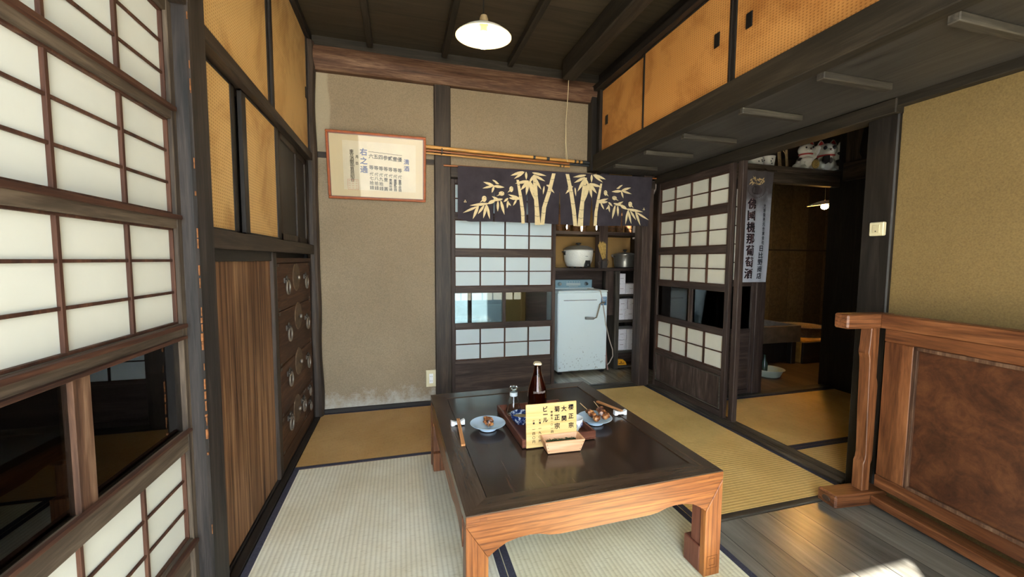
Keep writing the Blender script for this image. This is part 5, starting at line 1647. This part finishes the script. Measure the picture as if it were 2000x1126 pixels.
# hanging cloth sign
bn = thing('hanging_sign', 'long narrow pale cloth sign with black lettering and a pot emblem, hanging before the shelf', 'sign', (2.95, 2.80, 1.02))
cl = NT('faded_sign_cloth')
cv = cl.coords((1, 1, 1), False)
sp_ = cl.n('ShaderNodeSeparateXYZ'); cl.l(cv, sp_.inputs[0])
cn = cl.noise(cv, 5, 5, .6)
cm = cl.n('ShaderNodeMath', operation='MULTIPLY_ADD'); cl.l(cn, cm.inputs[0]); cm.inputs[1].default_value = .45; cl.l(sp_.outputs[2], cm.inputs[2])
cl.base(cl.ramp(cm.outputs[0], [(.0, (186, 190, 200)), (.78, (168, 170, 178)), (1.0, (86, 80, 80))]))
M_sign = cl.fin(.8, .15)
def sy(u, v):
    return -.006 * math.sin(u * 18 + 1) - .004 * math.sin(v * 7)
def sgx(u, v):                                                # u across 0..1, v height
    return (-.160 - .012 * v / .955) + u * (.305 + .042 * v / .955)
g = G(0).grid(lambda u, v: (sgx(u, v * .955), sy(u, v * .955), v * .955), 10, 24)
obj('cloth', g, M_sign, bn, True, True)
SP = lambda u, v: (sgx(u, v), sy(u, v) - .0022, v)
g = G(0); gp = G(0)
def wr(gx, text, u, vt, vb, size, **kw):
    n_ = len(text)
    for i, ch in enumerate(text):
        v = vt + (vb - vt) * i / max(1, n_ - 1)
        write(gx, ch, u + .045 * (v / .955), v, size, lambda a, b_: SP(u + .045 * (v / .955) + (a - (u + .045 * (v / .955))) / .33, b_), **kw)
wr(gp, '佛國機那葡萄酒', .36, .672, .075, .094, bold=.0042)
wr(g, '佛國機那葡萄酒', .36, .672, .075, .094, bold=.0021)
o1 = obj('lettering', g, M_ink, bn, True)
for v in gp.bm.verts: v.co.y += .0009
obj('lettering_outline', gp, plain('faded_pink_ink', (150, 112, 108), .8, .1), bn, True)
g = G(0)
wr(g, '大坂発売元合資会社', .76, .660, .345, .036, bold=.0008)
wr(g, '日比野商店', .72, .292, .055, .056, bold=.0014)
obj('small_lettering', g, M_ink, bn, True)
g = G(0)
pot = []
for k in range(28):
    a = 2 * math.pi * k / 28
    pot.append((.50 + .17 * math.cos(a) * (1.0 if math.sin(a) < .3 else .9), .790 + .043 * (math.sin(a) if abs(math.sin(a)) < .85 else .85 * math.copysign(1, math.sin(a)))))
g.poly([SP(u, v) for u, v in pot])
for k in range(22):
    a = math.radians(160 + 220 * k / 21)
    cu, cv_ = .50 + .25 * math.cos(a), .795 + .070 * math.sin(a)
    g.poly([SP(cu + .016 * math.cos(q * math.pi / 3), cv_ + .0055 * math.sin(q * math.pi / 3)) for q in range(6)])
obj('pot_emblem', g, plain('emblem_brown', (74, 66, 66), .8, .1), bn, True)
g = G(0)
rs = random.Random(5)
for k in range(26):
    cu, cv_ = .50 + rs.uniform(-.20, .20), .858 + rs.uniform(-.022, .030)
    a = rs.uniform(0, 3.1); L = rs.uniform(.03, .075)
    d = Vector((math.cos(a), math.sin(a) * .33)) * L; n2_ = Vector((-math.sin(a), math.cos(a) * .33)) * .016
    g.poly([SP(cu - d.x, cv_ - d.y), SP(cu + n2_.x, cv_ + n2_.y), SP(cu + d.x, cv_ + d.y), SP(cu - n2_.x, cv_ - n2_.y)])
obj('gold_emblem', g, plain('emblem_gold', (196, 168, 120), .6, .3), bn, True)
obj('hanging_bar', G(0).tube([(-.190, .0, .957), (.205, .0, .957)], .007, 10).tube([(-.10, .0, .960), (-.10, .034, .985)], .002, 5).tube([(.11, .0, .960), (.11, .034, .985)], .002, 5), wood('old', 'X'), bn, True)

# dark kitchen: sink, stove, basin, lamp
t = thing('stone_sink', 'wide dark stone sink with a raised back corner in the dark kitchen', 'sink', (3.75, 3.95, 0))
g = G(.004)
g.box(3.15, 4.545, 3.60, 3.65, .255, .452); g.box(3.15, 4.545, 4.46, 4.50, .255, .452); g.box(4.50, 4.545, 3.65, 4.46, .255, .452); g.box(3.15, 3.19, 3.65, 4.46, .255, .452); g.box(3.19, 4.50, 3.65, 4.46, .255, .34)
obj('sink_basin', g, plain('dark_stone', (74, 66, 57), .7, .3, var=.15, vscale=14), t)
obj('splash_board', G(.003).box(3.30, 4.85, 4.50, 4.54, .255, .66).box(3.6, 4.88, 4.40, 4.52, .452, .47), plain('wet_board', (112, 92, 62), .5, .4, var=.2, vscale=10), t)
g = G(.004)
for x in (3.22, 4.46):
    for y in (3.64, 4.42):
        g.box(x - .035, x + .035, y - .03, y + .03, -.006, .256)
g.box(3.15, 4.545, 3.70, 3.73, .0, .255)
obj('sink_stand', g, wood('black', 'Z'), t)
t = thing('cooking_stove', 'low clay stove with a round iron pan ring beside the stone sink', 'stove', (4.95, 3.95, 0))
obj('stove_body', G(.008).box(4.56, 5.45, 3.60, 4.40, -.006, .262), plain('stove_clay', (150, 116, 64), .9, .1, var=.15, vscale=12), t)
obj('stove_front', G(.004).box(4.56, 5.45, 3.575, 3.60, -.006, .246), wood('black', 'X'), t)
pr_ = obj('pan_ring', G(0).lathe([(.255, 0), (.275, .010), (.280, .105), (.290, .118), (.250, .122), (.246, .105), (.240, .03), (0, .03)], (4.98, 3.96, .262), 40), M_iron, t, smooth=True)
obj('pan_lid', G(0).lathe([(.250, .118), (.200, .130), (0, .136)], (4.98, 3.96, .262), 32), plain('woven_lid', (120, 96, 58), .8, .2, var=.3, vscale=70), pr_, smooth=True)
single('enamel_basin', G(0).lathe([(0, .004), (.100, 0), (.108, .004), (.135, .070), (.150, .074), (.150, .079), (.130, .076), (.102, .010), (0, .010)], (0, 0, 0), 36), plain('pale_green_enamel', (188, 196, 176), .3, .5), 'pale enamel basin on the dark kitchen floor', 'basin', (3.745, 3.30, -.006))
single('glass_bottle', G(0).lathe([(0, 0), (.028, 0), (.030, .01), (.030, .12), (.012, .17), (.010, .20), (.013, .205), (.013, .215), (0, .215)], (0, 0, 0), 20), plain('green_glass', (50, 70, 62), .1, .5), 'dark green glass bottle standing in the pale basin', 'bottle', (3.700, 3.31, .005))
t = thing('kitchen_lamp', 'lit warm bulb under a flat shade in the dark kitchen', 'lamp', (4.395, 3.30, 1.80))
obj('lamp_shade', G(0).lathe([(.020, .055), (.060, .050), (.120, .030), (.155, .016), (.155, .013), (.118, .026), (.060, .045), (.020, .050)], (0, 0, 0), 36).turn(Matrix.Rotation(math.radians(-7), 4, 'Y')), M_enamel, t, True, True)
obj('light_bulb', G(0).lathe([(.012, .045), (.014, .030), (.026, .014), (.034, -.004), (.030, -.024), (.016, -.036), (0, -.040)], (0, 0, 0), 20), glow('kitchen_bulb', (255, 190, 96), LAMP * 3), t, True, True)
obj('lamp_cord', G(0).tube([(0, 0, .05), (0, 0, .92)], .0035, 6), M_blackmetal, t, True)
# pale wooden box and gourd high up beside the column
t = thing('wall_box', 'greyish wooden box hung high on the dark wall, beside the larger cat', 'box', (3.945, 2.68, 1.955))
g = G(.004)
g.box(-.050, .008, -.10, .10, -.02, .14)
obj('box_body', g, wood('weathered', 'Y'), t, True)
obj('box_board', G(.003).box(-.020, .008, -.085, .105, .14, .46), wood('weathered', 'Z'), t, True)
t = thing('hanging_gourd', 'dark long gourd hanging beside the greyish wooden box', 'gourd', (3.865, 2.565, 2.215))
obj('gourd_body', G(0).lathe([(0, -.135), (.035, -.12), (.055, -.07), (.050, 0), (.040, .08), (.028, .16), (.012, .20), (0, .205)], (0, 0, 0), 24), plain('dark_gourd', (34, 30, 26), .6, .3), t, True, True)
obj('gourd_cord', G(0).tube([(0, 0, .20), (.0, 0, .40), (.11, .0, .42)], .003, 6), plain('dark_cord', (60, 52, 44), .8, .1), t, True)

# ------------------------------------------------------------------ standing wooden screen at the right
SA = math.radians(-6.0)
sc = thing('standing_screen', 'low brown wooden screen on block feet, standing on the worn grey floorboards', 'screen', (2.262, 1.405, -.004), (0, 0, SA))
# local frame: -y runs from the far post towards the viewer, x across
L_ = 1.42
def foot(y):
    g = G(0)
    g.box(-.235, .070, y - .050, y + .050, 0, .066, .008)
    f_ = obj('foot', g, wood('screen', 'X'), sc, True)
    gg = G(0)
    gg.lathe([(.019, -.0035), (.021, 0)], (-.235, y, .032), 20, 'X', 1.0, .7).lathe([(0, -.0025), (.019, -.0035)], (-.235, y, .032), 20, 'X', 1.0, .7)
    obj('end_plug', gg, plain('dark_end_grain', (74, 56, 44), .6, .3), f_, True)
    g = G(0)                                                   # shaped upright on the foot
    prf = [(-.048, .066), (-.004, .066), (-.004, .200), (.004, .222), (.006, .60), (.002, .625), (-.004, .64), (-.004, .885), (-.052, .885), (-.056, .80), (-.060, .760), (-.052, .735), (-.050, .70), (-.044, .48), (-.036, .25), (-.040, .222), (-.048, .205)]
    g.prism([(x - .012, z) for x, z in prf], y - .026, y + .026, 'Y')
    bmesh.ops.bevel(g.bm, geom=g.bm.edges[:], offset=.0025, segments=1, affect='EDGES')
    obj('upright', g, wood('screen', 'Z'), sc, True)
    g = G(0); g.box(-.215, .060, y - .036, y + .036, .885, .955, .007)
    obj('top_arm', g, wood('screen', 'X'), sc, True)
foot(0.0)
foot(-L_)
g = G(.004)
g.box(-.030, .030, -L_ + .036, -.036, .887, .955); g.box(-.020, .020, -L_ + .05, -.05, .825, .887)
obj('top_rail', g, wood('screen', 'Y'), sc, True)
g = G(.004)
g.box(-.024, .024, -L_ + .05, -.05, .105, .165); g.box(-.040, .040, -L_ + .05, -.05, .018, .058)
obj('bottom_rail', g, wood('screen', 'Y'), sc, True)
g = G(.004)
g.box(-.020, .020, -.175, -.052, .165, .825)
obj('stile', g, wood('screen', 'Z'), sc, True)
obj('stile', G(.004).box(-.020, .020, -L_ + .052, -L_ + .175, .165, .825), wood('screen', 'Z'), sc, True)
g = G(.002)
yA, yB = -.175, -L_ + .175
g.box(-.022, -.008, yA - .016, yA, .165, .825); g.box(-.022, -.008, yB, yB + .016, .165, .825); g.box(-.022, -.008, yB, yA, .809, .825); g.box(-.022, -.008, yB, yA, .165, .181)
obj('panel_moulding', g, wood('brown', 'Z'), sc, True)
burl = NT('burl_panel')
bvv = burl.coords((1, 1, 1), False)
b1 = burl.noise(bvv, 7, 6, .65, 1.6)
b2 = burl.noise(bvv, 26, 5, .7, 1.5)
bm2 = burl.n('ShaderNodeMath', operation='MULTIPLY_ADD'); burl.l(b2, bm2.inputs[0]); bm2.inputs[1].default_value = .5; burl.l(b1, bm2.inputs[2])
burl.base(burl.ramp(bm2.outputs[0], [(.50, (48, 26, 16)), (.75, (78, 45, 27)), (1.0, (104, 64, 38))]))
obj('burl_panel', G(0).box(-.008, .004, yB, yA, .165, .825), burl.fin(.45, .4), sc, True)
